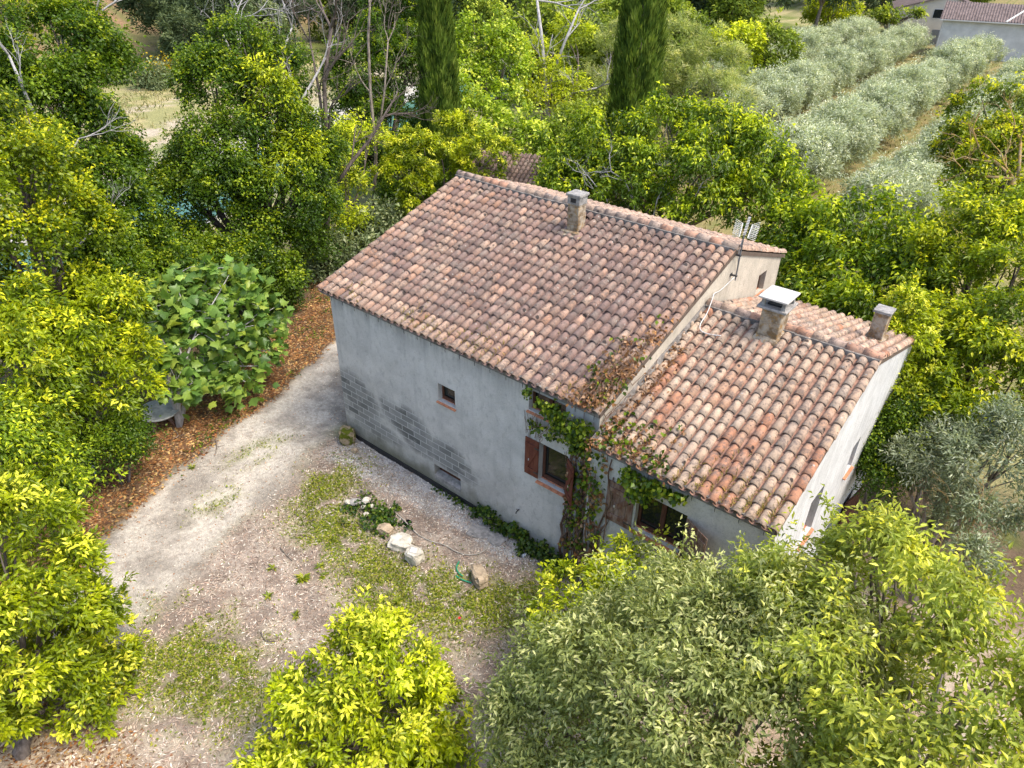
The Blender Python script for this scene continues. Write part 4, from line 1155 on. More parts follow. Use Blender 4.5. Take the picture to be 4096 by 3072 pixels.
tree('olive_shrub', 'small blue grey seedling bush below the olive tree by the side wall', 'shrub', (17.11, 4.92, 0.87)[:2], [((17.07, 5.02, 0.96), .42), ((16.87, 5.23, 0.99), .3)], 'olive_near', .03, 3, dens=1.07, bottom=-.8)
tree('bamboo_shrub', 'bright yellow green fine leaved shrub against the back corner of the wing', 'shrub', (14.27, 9.05, 1.93)[:2], [
    ((13.37, 9.95, 4.20), .62), ((13.84, 9.30, 3.46), .72), ((13.32, 10.35, 4.47), .5), ((13.95, 8.81, 2.83), .55)], 'privet_y', .04, 3, dens=1.0, bottom=-.8)
tree('ivy_shrub', 'dark ivy thicket at the foot of the pale side wall behind the olive', 'shrub', (14.49, 8.06, 0.81)[:2], [
    ((14.15, 8.53, 1.98), .75), ((14.20, 7.63, 1.40), .7), ((14.81, 8.39, 1.90), .75), ((14.50, 6.86, 0.91), .6)], 'ivy', .06, 2, dens=1.14, bottom=-.9, size=.62)
tree('laurel_shrub', 'low mixed green shrub between the big right thicket and the olive', 'shrub', (15.57, 9.13, 1.70)[:2], [
    ((14.90, 9.70, 2.34), .6), ((15.55, 8.93, 2.26), .55)], 'bush', .05, 2, dens=1.0, bottom=-.8)
# undergrowth shrubs behind and beside the house
UG = [('bramble_thicket', 'dull green bramble thicket at the foot of the bare trunks left of the roof', (-10.18, 8.96, -1.04), [((-10.72, 8.91, -0.45), 1.2), ((-10.49, 10.19, -0.30), 1.3), ((-10.64, 11.60, 0.24), 1.2), ((-10.42, 7.25, -0.79), .7)], 'far_dull', .45, 2.6),
      ('laurel_shrub', 'dark evergreen shrub behind the left verge of the main roof', (-10.06, 12.27, -0.30), [((-11.29, 13.15, 0.41), 1.3), ((-9.78, 14.06, 0.77), 1.3), ((-10.67, 16.00, 0.85), 1.4)], 'ivy', 1, 1.0),
      ('laurel_shrub', 'dark shrub filling the gap under the wide mulberry behind the ridge', (-5.27, 18.03, 0.55), [((-6.40, 19.06, 1.29), 1.3), ((-8.33, 19.46, 1.31), 1.3), ((-3.17, 18.29, 1.45), 1.4), ((-0.05, 18.43, 1.66), 1.4)], 'ivy', 1, 1.0),
      ('laurel_shrub', 'dark shrub between the mulberry and the gable with the window', (8.04, 16.97, 2.22), [((7.67, 17.48, 2.95), 1.1), ((10.06, 13.37, 2.33), .9), ((6.72, 18.03, 2.76), 1.0)], 'mulberry', 1, 1.2),
      ('laurel_shrub', 'dark shade shrub under the bright right thicket', (14.43, 11.57, 2.06), [((14.10, 12.05, 2.37), 1.1), ((14.36, 10.46, 1.90), .9)], 'ivy', .8, 1.5),
      ('elder_shrub', 'mid green shrub between the two ivy covered trees on the river bank', (-10.75, -0.16, 1.18), [((-10.39, -0.33, 1.93), 1.0), ((-9.73, -1.43, 2.30), 1.2), ((-8.57, -2.96, 2.47), 1.2)], 'ivy', .9, 1.1),
      ('elder_shrub', 'shaded shrub behind the fig under the broad ivy covered tree', (-8.84, 1.66, 1.14), [((-9.21, 1.81, 1.67), 1.2), ((-8.68, 2.82, 1.19), 1.1), ((-8.75, 4.30, 0.68), 1.1), ((-9.43, 0.41, 1.78), 1.2)], 'ivy', .9, 1.1),
      ('elder_shrub', 'mixed green shrub between the pale maple and the right cypress', (-10.81, 28.82, 0.57), [((-12.54, 30.06, 1.57), 1.6), ((-12.11, 32.76, 1.81), 1.6), ((-11.50, 27.11, 1.37), 1.5), ((-9.91, 31.78, 1.40), 1.4)], 'far_leaf', .5, 1.5)]
for nm, lb, b, lo, sp, sz, dn in UG:
    tree(nm, lb, 'shrub', b[:2], lo, sp, .06, 2, dens=dn, bottom=-.9, size=sz)

# --- cypresses
def cypress(base, h, r, label, seed):
    z0 = gz(base[0], base[1]); base = (base[0], base[1], z0)
    root = empty('cypress_tree', base, label, 'tree', 'tall cypresses behind the house')
    r_ = np.random.default_rng(seed)
    n = 30000
    t = r_.random(n) ** 1.15
    a = r_.random(n) * 2 * math.pi
    prof = r * np.interp(t, [0, .06, .25, .6, .85, 1], [.55, .85, 1.0, .86, .5, .04])
    rib = 1 + .05 * np.sin(a * 7 + t * 9) + .06 * np.sin(a * 5 - t * 60) + .05 * np.sin(a * 11 + t * 130) + r_.normal(0, .07, n)
    rad = prof * rib * np.where(r_.random(n) < .25, r_.uniform(.6, .9, n), 1)
    P = np.stack([rad * np.cos(a), rad * np.sin(a), .4 + t * (h - .4)], 1)
    d = np.stack([np.cos(a), np.sin(a), 0 * a], 1)
    T = nrm(d * .35 + np.array([0, 0, 1.0]) + r_.normal(size=(n, 3)) * .14)
    N = nrm(d + r_.normal(size=(n, 3)) * .3 + np.array([0, 0, .2]))
    pal = np.array([(.035, .07, .012), (.09, .15, .02), (.17, .24, .035), (.27, .33, .06)])
    g = .42 + .14 * np.sin(a * 7 + t * 9) + .14 * np.sin(a * 9 - t * 90) + .12 * np.sin(a * 4 + t * 33) + r_.normal(0, .20, n)
    k = np.clip((g * 3), 0, 2.999); ki = k.astype(int); w = (k - ki)[:, None]
    C = pal[ki] * (1 - w) + pal[np.minimum(ki + 1, 3)] * w
    V, F = leaf_geo(P, T, N, r_.uniform(.28, .6, n), r_.uniform(.06, .11, n), .1, .02)
    link('crown', np_mesh('crown', V, F, LEAF_DULL, np.repeat(C, 4, 0)), root)
    MB().tube([(0, 0, -.4), (0, 0, 1), (0, 0, h * .9)], [.28, .22, .03], 7).build('trunk', BARK, root, True)
cypress((-13.92, 19.12, 2.94)[:2], 14.5, 1.02, 'tall slim cypress on the left above the privet lobes', 1)
cypress((-7.54, 29.70, 2.14)[:2], 17.0, 1.38, 'tall broad cypress on the right beside the soft green pine', 2)

# --- bare and dead trees
def bare(mb, p, d, L, r, depth, spread=.55, up=.15, rs=random):
    n = 4; pts = [p]; q = p.copy(); dd = d.copy()
    for i in range(n):
        dd = (dd + Vector([rs.gauss(0, .13) for _ in range(3)]) + Vector((0, 0, up * .25))).normalized()
        q = q + dd * (L / n); pts.append(q.copy())
    mb.tube(pts, [r * (1 - .11 * i) for i in range(n + 1)], 6 if depth > 2 else 4 if depth > 0 else 3, cap=False)
    if depth == 0: return
    for k in range(rs.choice([2, 3, 3])):
        j = rs.randint(2, n)
        nd = (dd + Vector([rs.gauss(0, spread) for _ in range(3)]) + Vector((0, 0, up))).normalized()
        bare(mb, pts[j], nd, L * rs.uniform(.55, .8), r * .58 * (1.15 - j * .08), depth - 1, spread, up, rs)
def bare_tree(name, base, specs, label, cat, mat, seed, group=None):
    base = Vector((base[0], base[1], gz(base[0], base[1])))
    root = empty(name, base, label, cat, group)
    rs = random.Random(seed); mb = MB(); tw = MB()
    for (pts, r, depth, L, sp) in specs:
        P = [Vector(p) - base for p in pts]
        mb.tube(P, [r * (1 - .5 * i / (len(P) - 1)) for i in range(len(P))], 7)
        for i in range(1, len(P)):
            d = (P[i] - P[i - 1]).normalized()
            for k in range(2 if i == len(P) - 1 else 1):
                nd = (d + Vector([rs.gauss(0, sp) for _ in range(3)])).normalized()
                bare(tw, P[i], nd, L * rs.uniform(.7, 1.1), r * .42, depth, sp, .12, rs)
    mb.build('trunk', mat, root, True)
    tag(tw.build('branches', mat, root, True), kind='stuff')
bb_ = (-10.48, 7.51, -0.78)
b0 = (bb_[0], bb_[1], gz(bb_[0], bb_[1]) - .2)
bare_tree('bare_tree', b0, [
    ((b0, (-10.33, 7.91, 1.33), (-10.20, 8.26, 3.01), (-10.43, 8.62, 5.34), (-10.48, 8.89, 7.57), (-10.48, 9.56, 9.64)), .15, 4, 2.1, .45),
    (((-10.20, 8.26, 3.01), (-9.84, 9.40, 4.29), (-9.58, 10.37, 5.17), (-9.59, 11.29, 6.03)), .10, 4, 1.7, .5),
    (((-10.32, 8.43, 4.19), (-10.79, 8.81, 7.18), (-11.18, 8.95, 9.11)), .08, 4, 1.8, .45)], 'dark trunked bare tree just left of the main roof', 'tree', BARK_DARK, 11, 'bare trees on the river bank')
b1_ = (-13.37, 13.00, -0.04)
b1 = (b1_[0], b1_[1], gz(b1_[0], b1_[1]) - .2)
bare_tree('bare_tree', b1, [((b1, (-13.45, 13.84, 3.23), (-13.77, 14.09, 6.13), (-14.15, 14.57, 8.61), (-14.28, 15.04, 10.40)), .10, 4, 2.0, .42), (((-13.45, 13.84, 3.23), (-13.32, 14.62, 6.11), (-13.45, 15.23, 8.41)), .07, 4, 1.7, .45)],
    'slender bare tree between the dark trunk and the left cypress', 'tree', BARK, 12, 'bare trees on the river bank')
b2_ = (-12.88, 5.77, -0.08)
b2 = (b2_[0], b2_[1], gz(b2_[0], b2_[1]))
bare_tree('dead_tree', b2, [((b2, (-13.36, 6.92, 5.16), (-13.78, 7.20, 8.49), (-13.96, 7.29, 9.89)), .09, 4, 1.8, .5), (((-13.43, 7.00, 5.93), (-13.00, 8.43, 8.08), (-12.88, 9.32, 9.48)), .075, 4, 1.8, .5), (((-11.16, 6.49, 4.62), (-10.77, 7.80, 6.94), (-10.40, 8.67, 8.15)), .08, 3, 1.6, .5), (((-13.61, 7.09, 7.42), (-14.24, 6.81, 9.37)), .07, 3, 1.5, .5)],
    'bleached dead branches standing out of the broad ivy covered tree', 'tree', BARK_GREY, 13)
b3_ = (-13.16, -2.62, 1.68)
b3 = (b3_[0], b3_[1], gz(b3_[0], b3_[1]))
bare_tree('dead_tree', b3, [((b3, (-13.47, -1.24, 5.73), (-14.17, 0.41, 9.09), (-13.91, 1.61, 10.23)), .10, 2, 1.3, .5), (((-11.97, -1.77, 6.43), (-12.02, -1.95, 8.54), (-12.24, -1.97, 9.50)), .07, 3, 1.3, .5), (((-10.98, -2.64, 5.38), (-10.34, -1.34, 7.09)), .05, 2, 1.1, .5), (((-9.09, -2.96, 3.99), (-8.61, -1.85, 4.92)), .04, 2, .9, .5)],
    'bleached dead boughs hanging in the ivy covered tree at the far left', 'tree', BARK_GREY, 14)
b4_ = (-18.90, 36.56, -0.90)
b4 = (b4_[0], b4_[1], gz(b4_[0], b4_[1]))
bare_tree('dead_tree', b4, [((b4, (-19.91, 37.05, 2.42), (-20.93, 37.54, 6.28), (-21.89, 38.05, 8.74)), .20, 3, 2.8, .55), (((-19.91, 37.05, 2.42), (-19.18, 38.21, 6.05), (-18.72, 39.16, 8.25)), .14, 3, 2.6, .55), (((-19.12, 36.40, 1.23), (-16.99, 36.70, 2.83), (-15.28, 37.26, 3.30)), .12, 3, 2.0, .5), (((-19.29, 36.27, 1.91), (-20.43, 34.75, 2.98)), .10, 3, 2.0, .5)],
    'grey dead tree with fine branches between the two cypresses', 'tree', BARK_GREY, 15)
b5_ = (1.12, 16.79, 2.15)
b5 = (b5_[0], b5_[1], gz(b5_[0], b5_[1]))
bare_tree('dead_shrub', b5, [((b5, (0.93, 16.11, 3.12), (0.29, 16.21, 3.99), (-0.36, 16.05, 4.30)), .045, 3, .9, .55), ((b5, (1.82, 16.49, 3.43), (1.94, 16.89, 4.17)), .045, 3, .9, .55), ((b5, (-0.44, 16.00, 3.06), (-1.42, 15.85, 3.94)), .04, 3, .9, .5), ((b5, (3.42, 16.72, 3.72), (3.49, 17.19, 4.42)), .04, 3, .8, .5)],
    'leafless pinkish twigs standing in front of the wide mulberry behind the ridge', 'shrub', BARK_GREY, 16)
b6_ = (14.00, 23.07, 4.68)
b6 = (b6_[0], b6_[1], gz(b6_[0], b6_[1]))
bare_tree('dead_tree', b6, [((b6, (13.64, 23.05, 5.26), (12.83, 23.18, 5.71), (12.22, 23.51, 5.90)), .10, 3, 1.1, .55), (((13.64, 23.05, 5.26), (12.59, 22.75, 5.20), (12.01, 22.68, 5.25)), .06, 2, .8, .4), (((13.76, 23.05, 5.37), (13.35, 24.03, 6.36), (13.00, 24.40, 6.77)), .07, 3, 1.0, .5)],
    'orange lichened bare branches in the dark tree at the right edge', 'tree', BARK_ORANGE, 17)
b7_ = (16.69, 5.93, 0.95)
b7 = (b7_[0], b7_[1], gz(b7_[0], b7_[1]))
bare_tree('dead_shrub', b7, [((b7, (16.61, 5.84, 1.42), (16.36, 5.94, 1.65)), .03, 3, .5, .6), ((b7, (16.79, 5.73, 1.68), (16.80, 5.83, 2.05)), .03, 3, .5, .6), ((b7, (16.27, 6.04, 1.22), (16.03, 6.14, 1.61)), .025, 2, .4, .6)],
    'orange lichened bare twigs under the olive tree by the side wall', 'shrub', BARK_ORANGE, 18)

# --- olive grove: four prototypes copied along the rows
ORD = ['nearest', 'second', 'third', 'fourth', 'fifth', 'sixth', 'seventh', 'eighth', 'ninth', 'tenth', 'eleventh', 'twelfth', 'thirteenth', 'fourteenth', 'fifteenth', 'sixteenth', 'seventeenth', 'eighteenth']
ol_crown = []; ol_trunk = []
for i in range(5):
    r_ = random.Random(40 + i)
    lob = []
    for k in range(7):
        a = k * 2.4 + r_.random(); q = 1.25 if k else 0
        lob.append(((math.cos(a) * q, math.sin(a) * q, 1.7 + r_.uniform(-.35, .75)), r_.uniform(.95, 1.35), r_.uniform(.85, 1.2)))
    lob.append(((0, 0, 2.7), 1.2, 1.0))
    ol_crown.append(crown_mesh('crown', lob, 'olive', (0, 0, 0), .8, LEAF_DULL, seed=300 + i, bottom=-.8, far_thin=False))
    tm = trunk_mb((0, 0, 0), lob[:5], .14, 1, .3, 1)
    ol_trunk.append(tm.mesh('trunk', BARK, True))
rows = [('easternmost', 7.9, -.010, 31.0, 16), ('second', -.2, -.022, 36.5, 16), ('third', -8.3, -.05, 45, 16), ('westernmost', -16.5, -.045, 62, 13)]
RN = {'easternmost': 'right hand olive row', 'second': 'second olive row from the right', 'third': 'third olive row from the right', 'westernmost': 'left hand olive row'}
rr_ = random.Random(3)
for nm, x0, sl_, y0, n in rows:
    for k in range(n):
        y = y0 + k * 4.7 + rr_.uniform(-.5, .5); x = x0 + sl_ * (y - 36) + rr_.uniform(-.5, .5)
        o = empty('olive_tree', (x, y, gz(x, y)), 'silvery olive tree, %s from the near end of the %s' % (ORD[k], RN[nm]), 'olive tree', 'olive trees planted in rows')
        o.rotation_euler.z = rr_.choice((0, math.pi)) + rr_.uniform(-.3, .3); s = rr_.uniform(1.0, 1.28); o.scale = (s * .97, s * 1.10, s)
        v = rr_.randrange(5)
        link('crown', ol_crown[v], o); link('trunk', ol_trunk[v], o)

# --- woods behind: copied crowns
bgp = {}
for key, sp, hh, rr2 in (('dark_pine', 'dark_pine', 6.5, 4.0), ('broad', 'far_leaf', 4.6, 3.8), ('dull', 'far_dull', 4.6, 3.8), ('yellow', 'robinia', 4.4, 3.2)):
    bgp[key] = []
    for i in range(3):
        r_ = random.Random(hash(key) % 97 + i if False else len(key) * 7 + i)
        lob = [((r_.uniform(-1.6, 1.6), r_.uniform(-1.6, 1.6), hh + r_.uniform(-2.2, 2.4)), r_.uniform(.5, .8) * rr2, r_.uniform(.5, .75) * rr2) for _ in range(6)]
        kw = dict(size=1.8) if key == 'yellow' else {}
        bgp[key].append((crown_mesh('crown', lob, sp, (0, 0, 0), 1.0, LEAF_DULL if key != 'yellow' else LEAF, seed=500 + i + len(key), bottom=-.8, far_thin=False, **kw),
                         trunk_mb((0, 0, 0), lob, .22, 1, .4, 0).mesh('trunk', BARK, True)))
YAW = -0.6849
BGL = {'dark_pine': ('pine_tree', 'dark pine %s', 'dark pines'),
       'broad': ('broadleaf_tree', 'green broadleaf tree %s', 'green broadleaf trees'),
       'dull': ('willow_tree', 'grey green willowy tree %s', 'grey green trees'),
       'yellow': ('robinia_tree', 'yellow green robinia %s', 'yellow green robinias')}
def D_(x, y): return math.hypot(x - CAM.x, y - CAM.y)
def bg_tree(key, x, y, s, label=None):
    nm, lb, gp_ = BGL[key]
    t = math.atan2(x - CAM.x, y - CAM.y) - YAW
    zone = 'on the slope at the top left' if t < -.42 else 'behind the bare branches at the top' if t < -.2 else 'behind the left cypress and the maples' if t < -.02 else 'around and behind the right cypress' if t < .16 else 'at the far end of the olive grove'
    if x > -60 and D_(x, y) > 140: zone = 'at the very back behind ' + ('the houses' if t > .2 else 'the pines')
    o = empty(nm, (x, y, gz(x, y) - .2), label or lb % zone, 'tree', None if label else gp_ + ' ' + zone)
    o.rotation_euler.z = rr_.uniform(0, 6.28); o.scale = (s, s, s * rr_.uniform(.9, 1.2))
    c, t = bgp[key][rr_.randrange(3)]
    link('crown', c, o); link('trunk', t, o)
def polar(t, D): return CAM.x + D * math.sin(YAW + t), CAM.y + D * math.cos(YAW + t)
for i in range(150):
    t = rr_.uniform(-.66, .52); D = rr_.uniform(108, 200)
    x, y = polar(t, D)
    s = x - float(river_x(y))
    if s > -4 and x > -30 and y < 136: continue
    if -6 < s < 9: continue
    if t < -.36 and D < 118: continue
    if -.54 < t < -.40 and D < 165: continue
    key = rr_.choices(['dark_pine', 'broad', 'dull', 'yellow'], [6, 2, 3, .6] if t < .1 else [3, 3, 3, 1.5])[0]
    bg_tree(key, x, y, rr_.uniform(.9, 1.35))
for i in range(60):
    t = rr_.uniform(-.12, .33); D = rr_.uniform(66, 112)
    x, y = polar(t, D); s = x - float(river_x(y))
    if -7 < s < 6 or x > -20.5: continue
    if t < .0 and D < 75: continue
    key = rr_.choices(['broad', 'dull', 'yellow'], [4, 2, 1.6])[0]
    bg_tree(key, x, y, rr_.uniform(.62, .95))
for i in range(16):
    t = rr_.uniform(-.42, -.12); D = rr_.uniform(92, 112)
    x, y = polar(t, D); s = x - float(river_x(y))
    if s > -30: continue
    bg_tree(rr_.choice(['dark_pine', 'dull']), x, y, rr_.uniform(.5, .9))
p_ = (-84.01, 39.15, -2.09); bg_tree('dark_pine', p_[0], p_[1], 1.1, 'round dark holm oak alone on the slope above the meadow')
p_ = (-28.71, 121.74, 0.54); bg_tree('dark_pine', p_[0], p_[1], 1.5, 'large dark pine behind the olive rows left of the plane tree')
p_ = (-15.58, 71.20, 0.95); bg_tree('broad', p_[0], p_[1], .85, 'rounded green tree at the left end of the olive grove')
p_ = (-17.77, 68.15, 2.85); bg_tree('yellow', p_[0], p_[1], 1.0, 'yellow robinia standing above the soft green pine')
# scrub on the far bank
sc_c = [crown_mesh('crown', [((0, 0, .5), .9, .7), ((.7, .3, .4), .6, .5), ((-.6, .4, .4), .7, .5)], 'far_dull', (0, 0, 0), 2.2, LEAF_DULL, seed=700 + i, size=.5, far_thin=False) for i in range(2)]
for i in range(46):
    t = rr_.uniform(-.56, -.10); D = rr_.uniform(86, 118); x, y = polar(t, D); s = x - float(river_x(y))
    if s > -30: continue
    o = link('scrub_bush', sc_c[i % 2]); o.location = (x, y, gz(x, y) - .1); q = rr_.uniform(.6, 1.7); o.scale = (q, q, q * .9); o.rotation_euler.z = rr_.uniform(0, 6)
    tag(o, 'grey green scrub bush on the dry bank beyond the meadow', 'bush', 'scrub bushes on the far bank')
P = (-76.55, 36.18, -3.99); r_ = np.random.default_rng(5); n = 500
pp = np.array(P) + r_.normal(size=(n, 3)) * np.array([3.0, 3.0, .45]); pp[:, 2] = ground_z(pp[:, 0], pp[:, 1]) + np.abs(r_.normal(0, .7, n)) + .3
V, F = leaf_geo(pp, r_.normal(size=(n, 3)), np.array([0, 0, 1.]) + r_.normal(size=(n, 3)) * .4, np.full(n, .30), np.full(n, .26))
o = link('broom_bush', np_mesh('broom_bush', V, F, LEAF_DULL, np.tile((.62, .46, .02), (len(V), 1)))); tag(o, 'broom bush in yellow flower below the dark holm oak', 'bush')

# ------------------------------------------------------------------ neighbour houses, shed
def gable_house(base, ux, w, dp, h, rise, label, roofcol, wallmat, front_gable, wins, over=.4):
    """ux: unit vector along the front; front faces the camera"""
    u = Vector((ux[0], ux[1], 0)).normalized(); v = Vector((-u.y, u.x, 0))
    root = empty('neighbour_house', base, label, 'house')
    def T(a, b, c): return u * a + v * b + Vector((0, 0, c))
    mb = MB()
    if front_gable:
        P = [(0, 0), (w, 0), (w, h), (w * .62, h + rise), (0, h - .2)]
    else:
        P = [(0, 0), (w, 0), (w, h), (0, h)]
    n = len(P)
    if front_gable:
        vs_ = [T(a, 0, c - .6 if c == 0 else c) for a, c in P] + [T(a, dp, c - .6 if c == 0 else c) for a, c in P]
        fs = [tuple(range(n)), tuple(range(2 * n - 1, n - 1, -1))] + [(i, i + n, (i + 1) % n + n, (i + 1) % n) for i in range(n)]
        mb.add(vs_, fs)
    else:
        Q = [(0, 0), (dp, 0), (dp, h), (dp / 2, h + rise), (0, h)]
        vs_ = [T(0, b, c - .6 if c == 0 else c) for b, c in Q] + [T(w, b, c - .6 if c == 0 else c) for b, c in Q]
        fs = [(0, 1, 2, 3, 4), (9, 8, 7, 6, 5)] + [(i, i + 5, (i + 1) % 5 + 5, (i + 1) % 5) for i in range(5)]
        mb.add(vs_, fs)
    mb.build('wall', wallmat, root)
    rm = MB()
    if front_gable:
        segs = [(T(-over, -over, h - .25), T(w * .62, -over, h + rise + .06), T(w * .62, dp, h + rise + .06), T(-over, dp, h - .25)),
                (T(w * .62, -over, h + rise + .06), T(w + over, -over, h - .18), T(w + over, dp, h - .18), T(w * .62, dp, h + rise + .06))]
    else:
        segs = [(T(-over, -over, h - .15), T(w + over, -over, h - .15), T(w + over, dp / 2, h + rise + .06), T(-over, dp / 2, h + rise + .06)),
                (T(-over, dp / 2, h + rise + .06), T(w + over, dp / 2, h + rise + .06), T(w + over, dp + over, h - .15), T(-over, dp + over, h - .15))]
    for q in segs:
        rm.hexa([p - Vector((0, 0, .03)) for p in q] + [p + Vector((0, 0, .12)) for p in q])
    rf = rm.build('roof', roofcol, root)
    # rows of tiles as raised ribs
    rb = MB()
    for q in segs:
        a, b, c, d = q
        if front_gable: a, b, c, d = b, c, d, a
        L = (b - a).length; n = int(L / .35)
        for i in range(n):
            p0 = a.lerp(b, (i + .5) / n); p1 = d.lerp(c, (i + .5) / n)
            rb.tube([p0 + Vector((0, 0, .12)), p1 + Vector((0, 0, .12))], .11, 4)
    o = rb.build('roof_tiles', roofcol, rf); tag(o, kind='stuff')
    for (a, b, c, d, kind_) in wins:
        m = MB()
        P8 = [T(x, y, z) for y in (-.05, .06) for x, z in ((a, b), (c, b), (c, d), (a, d))]
        m.hexa(P8)
        wn2 = m.build('window' if kind_ == 'w' else 'garage_door', PLASTIC_WHITE if kind_ == 'w' else STEEL, root)
        if kind_ == 'w':
            m = MB(); P8 = [T(x, y, z) for y in (-.07, -.051) for x, z in ((a + .08, b + .08), (c - .08, b + .08), (c - .08, d - .08), (a + .08, d - .08))]
            m.hexa(P8); m.build('pane', GLASS, wn2)
    if not front_gable:
        m = MB(); m.hexa([T(-over, -over - .12, h - .22), T(w + over, -over - .12, h - .22), T(w + over, -over, h - .22), T(-over, -over, h - .22), T(-over, -over - .12, h - .08), T(w + over, -over - .12, h - .08), T(w + over, -over, h - .08), T(-over, -over, h - .08)])
        m.build('gutter', PLASTIC_WHITE, root)
        MB().tube([T(.15, -.12, h - .2), T(.15, -.12, 0)], .06, 6).build('downpipe', PLASTIC_WHITE, root)
        MB().hexa([T(w * .30, -over, h - .02), T(w * .31, -over, h - .02), T(w * .42, dp / 2, h + rise + .2), T(w * .41, dp / 2, h + rise + .2), T(w * .30, -over, h + .08), T(w * .31, -over, h + .08), T(w * .42, dp / 2, h + rise + .3), T(w * .41, dp / 2, h + rise + .3)]).build('verge_strip', ALU, root)
    return root
ROOF_GREY = simple('old_grey_tile', (.16, .125, .115), .9, .1, .35, 2)
NB_WALL = simple('neighbour_render', (.55, .49, .40), .9, .1, .1, .5)
NB_WALL2 = simple('neighbour_render_grey', (.50, .49, .47), .9, .1, .15, .7)
b = (-9.45, 118.63, -1.90)
gable_house((b[0], b[1], -1.55), (.985, .17), 26, 9.5, 5.0, 1.75, 'long low neighbour house with a brown grey tiled roof at the top right corner', ROOF_GREY, NB_WALL2, False, [(5.2, .2, 8.0, 2.5, 'g')])
b = (-18.99, 130.84, -0.04)
gable_house((b[0] - .3, b[1], -1.6), (.96, .28), 12.5, 14, 5.3, 1.9, 'cream gabled neighbour house with one dark upper window behind the plane tree', ROOF_GREY, NB_WALL, True, [(5.6, 3.9, 7.6, 5.3, 'w'), (6.2, .2, 9.0, 2.3, 'g')])

shed = empty('shed', (-7.6, 17.6, gz(-7.6, 17.6)), 'small shed with an old dark tiled roof half hidden behind the main ridge', 'shed')
m = MB().box((-1.9, -1.5, 0), (1.9, 1.5, 3.3)); m.build('wall', W_GABLE, shed)
m = MB(); zz = 3.3
m.hexa([(-2.2, -1.8, zz - .05), (2.2, -1.8, zz - .05), (2.2, 1.8, zz + 1.1), (-2.2, 1.8, zz + 1.1), (-2.2, -1.8, zz + .05), (2.2, -1.8, zz + .05), (2.2, 1.8, zz + 1.2), (-2.2, 1.8, zz + 1.2)])
srf = m.build('roof', DECK, shed)
shed.rotation_euler.z = .35
Rs = frame(True, 1.15 / 3.6); V = []; F = []; Cc = []
for c in range(17):
    for r in range(10):
        M3 = Rs * 1.0
        p = np.array([-2.1 + c * .255, -1.8, zz + .06]) + Rs[:, 1] * (r * .36) + Rs[:, 2] * .03
        F.append(TF + len(V) * len(TV)); V.append(TV @ M3.T + p); Cc.append(np.tile(np.array(random.choice(PAL_DARK)) * .75, (len(TV), 1)))
o = link('roof_tiles', np_mesh('roof_tiles', np.concatenate(V), np.concatenate(F), TILE, np.concatenate(Cc), smooth=True), srf); tag(o, kind='stuff')

# plane tree and garden things by the neighbour house
tree('plane_tree', 'low pollarded plane tree with a flat bright crown in front of the cream house', 'tree', (-18.75, 125.74, -0.74)[:2], [
    ((-20.40, 125.31, 2.53), 1.1, .8), ((-19.20, 125.62, 2.99), 1.3, .9), ((-17.67, 126.01, 2.67), 1.3, .9), ((-16.19, 126.37, 2.75), 1.2, .8), ((-15.10, 126.62, 3.01), 1.1, .8)], 'far_leaf', .35, 1, dens=1.6, bottom=-.6, bark=BARK)
p = (-18.73, 125.75, 0.21)
o = MB().hexa([(-.9, -.6, 0), (.9, -.6, 0), (.9, .6, 0), (-.9, .6, 0), (-.6, -.4, 1.3), (.5, -.4, 1.3), (.5, .4, 1.4), (-.6, .4, 1.4)]).build('tarpaulin', simple('blue_tarp', (.02, .25, .50), .5, .3, .15))
bevel(o, .12, 2); o.location = (p[0], p[1], gz(p[0], p[1])); tag(o, 'blue tarpaulin heap under the plane tree by the cream house', 'tarpaulin')
p = (-17.32, 121.98, 0.21)
root = empty('tractor_mower', (p[0], p[1], gz(p[0], p[1])), 'small orange garden tractor parked beside the blue tarpaulin', 'tractor')
ORG = simple('orange_paint', (.55, .12, .02), .5, .4, .1)
bevel(MB().box((-.8, -.4, .45), (.3, .4, .95)).build('body', ORG, root), .08, 2)
bevel(MB().box((.3, -.35, .6), (.8, .35, .85)).build('seat', IRON, root), .05, 2)
wm = MB().tube([(0, -.12, 0), (0, .12, 0)], .34, 12).mesh('wheel', IRON)
for x, y in ((-.6, -.5), (-.6, .5), (.6, -.5), (.6, .5)):
    o = link('wheel', wm, root); o.location = (x, y, .34)
p = (-21.16, 130.28, 0.11)
o = MB()
for i in range(5): o.box((-1.2, -.5, i * .16), (1.2, .5, i * .16 + .07))
o = o.build('pallet_stack', BARK_DARK); o.location = (p[0], p[1], gz(p[0], p[1])); tag(o, 'dark stack of pallets left of the plane tree trunk', 'pallets')

# ------------------------------------------------------------------ aerial and cable on the gable
ant = empty('tv_aerial', (9.86, 6.02, 5.52), 'grey mast with a comb shaped television aerial bracketed to the gable', 'aerial')
MB().tube([(0, 0, 0), (0, 0, 1.25)], .021, 8).build('mast', STEEL, ant)
for z in (.12, .68):
    b = MB(); b.box((-.14, -.03, z - .015), (.03, .03, z + .015)); b.box((-.138, -.07, z - .04), (-.128, .07, z + .04)); b.build('bracket', IRON, ant)
bd = Vector((-.30, .95, .16)).normalized(); side = bd.cross(Vector((0, 0, 1))).normalized(); upv = side.cross(bd)
o0 = Vector((0, 0, 1.22))
MB().tube([o0 - bd * .15, o0 + bd * 1.05], .016, 6).build('boom', IRON, ant)
dm = MB().tube([-side * .035, side * .035], .016, 5).mesh('director', PLASTIC_WHITE)
for i in range(12):
    o = link('director', dm, ant); o.location = o0 + bd * (.02 + i * .085) + Vector((0, 0, .012))
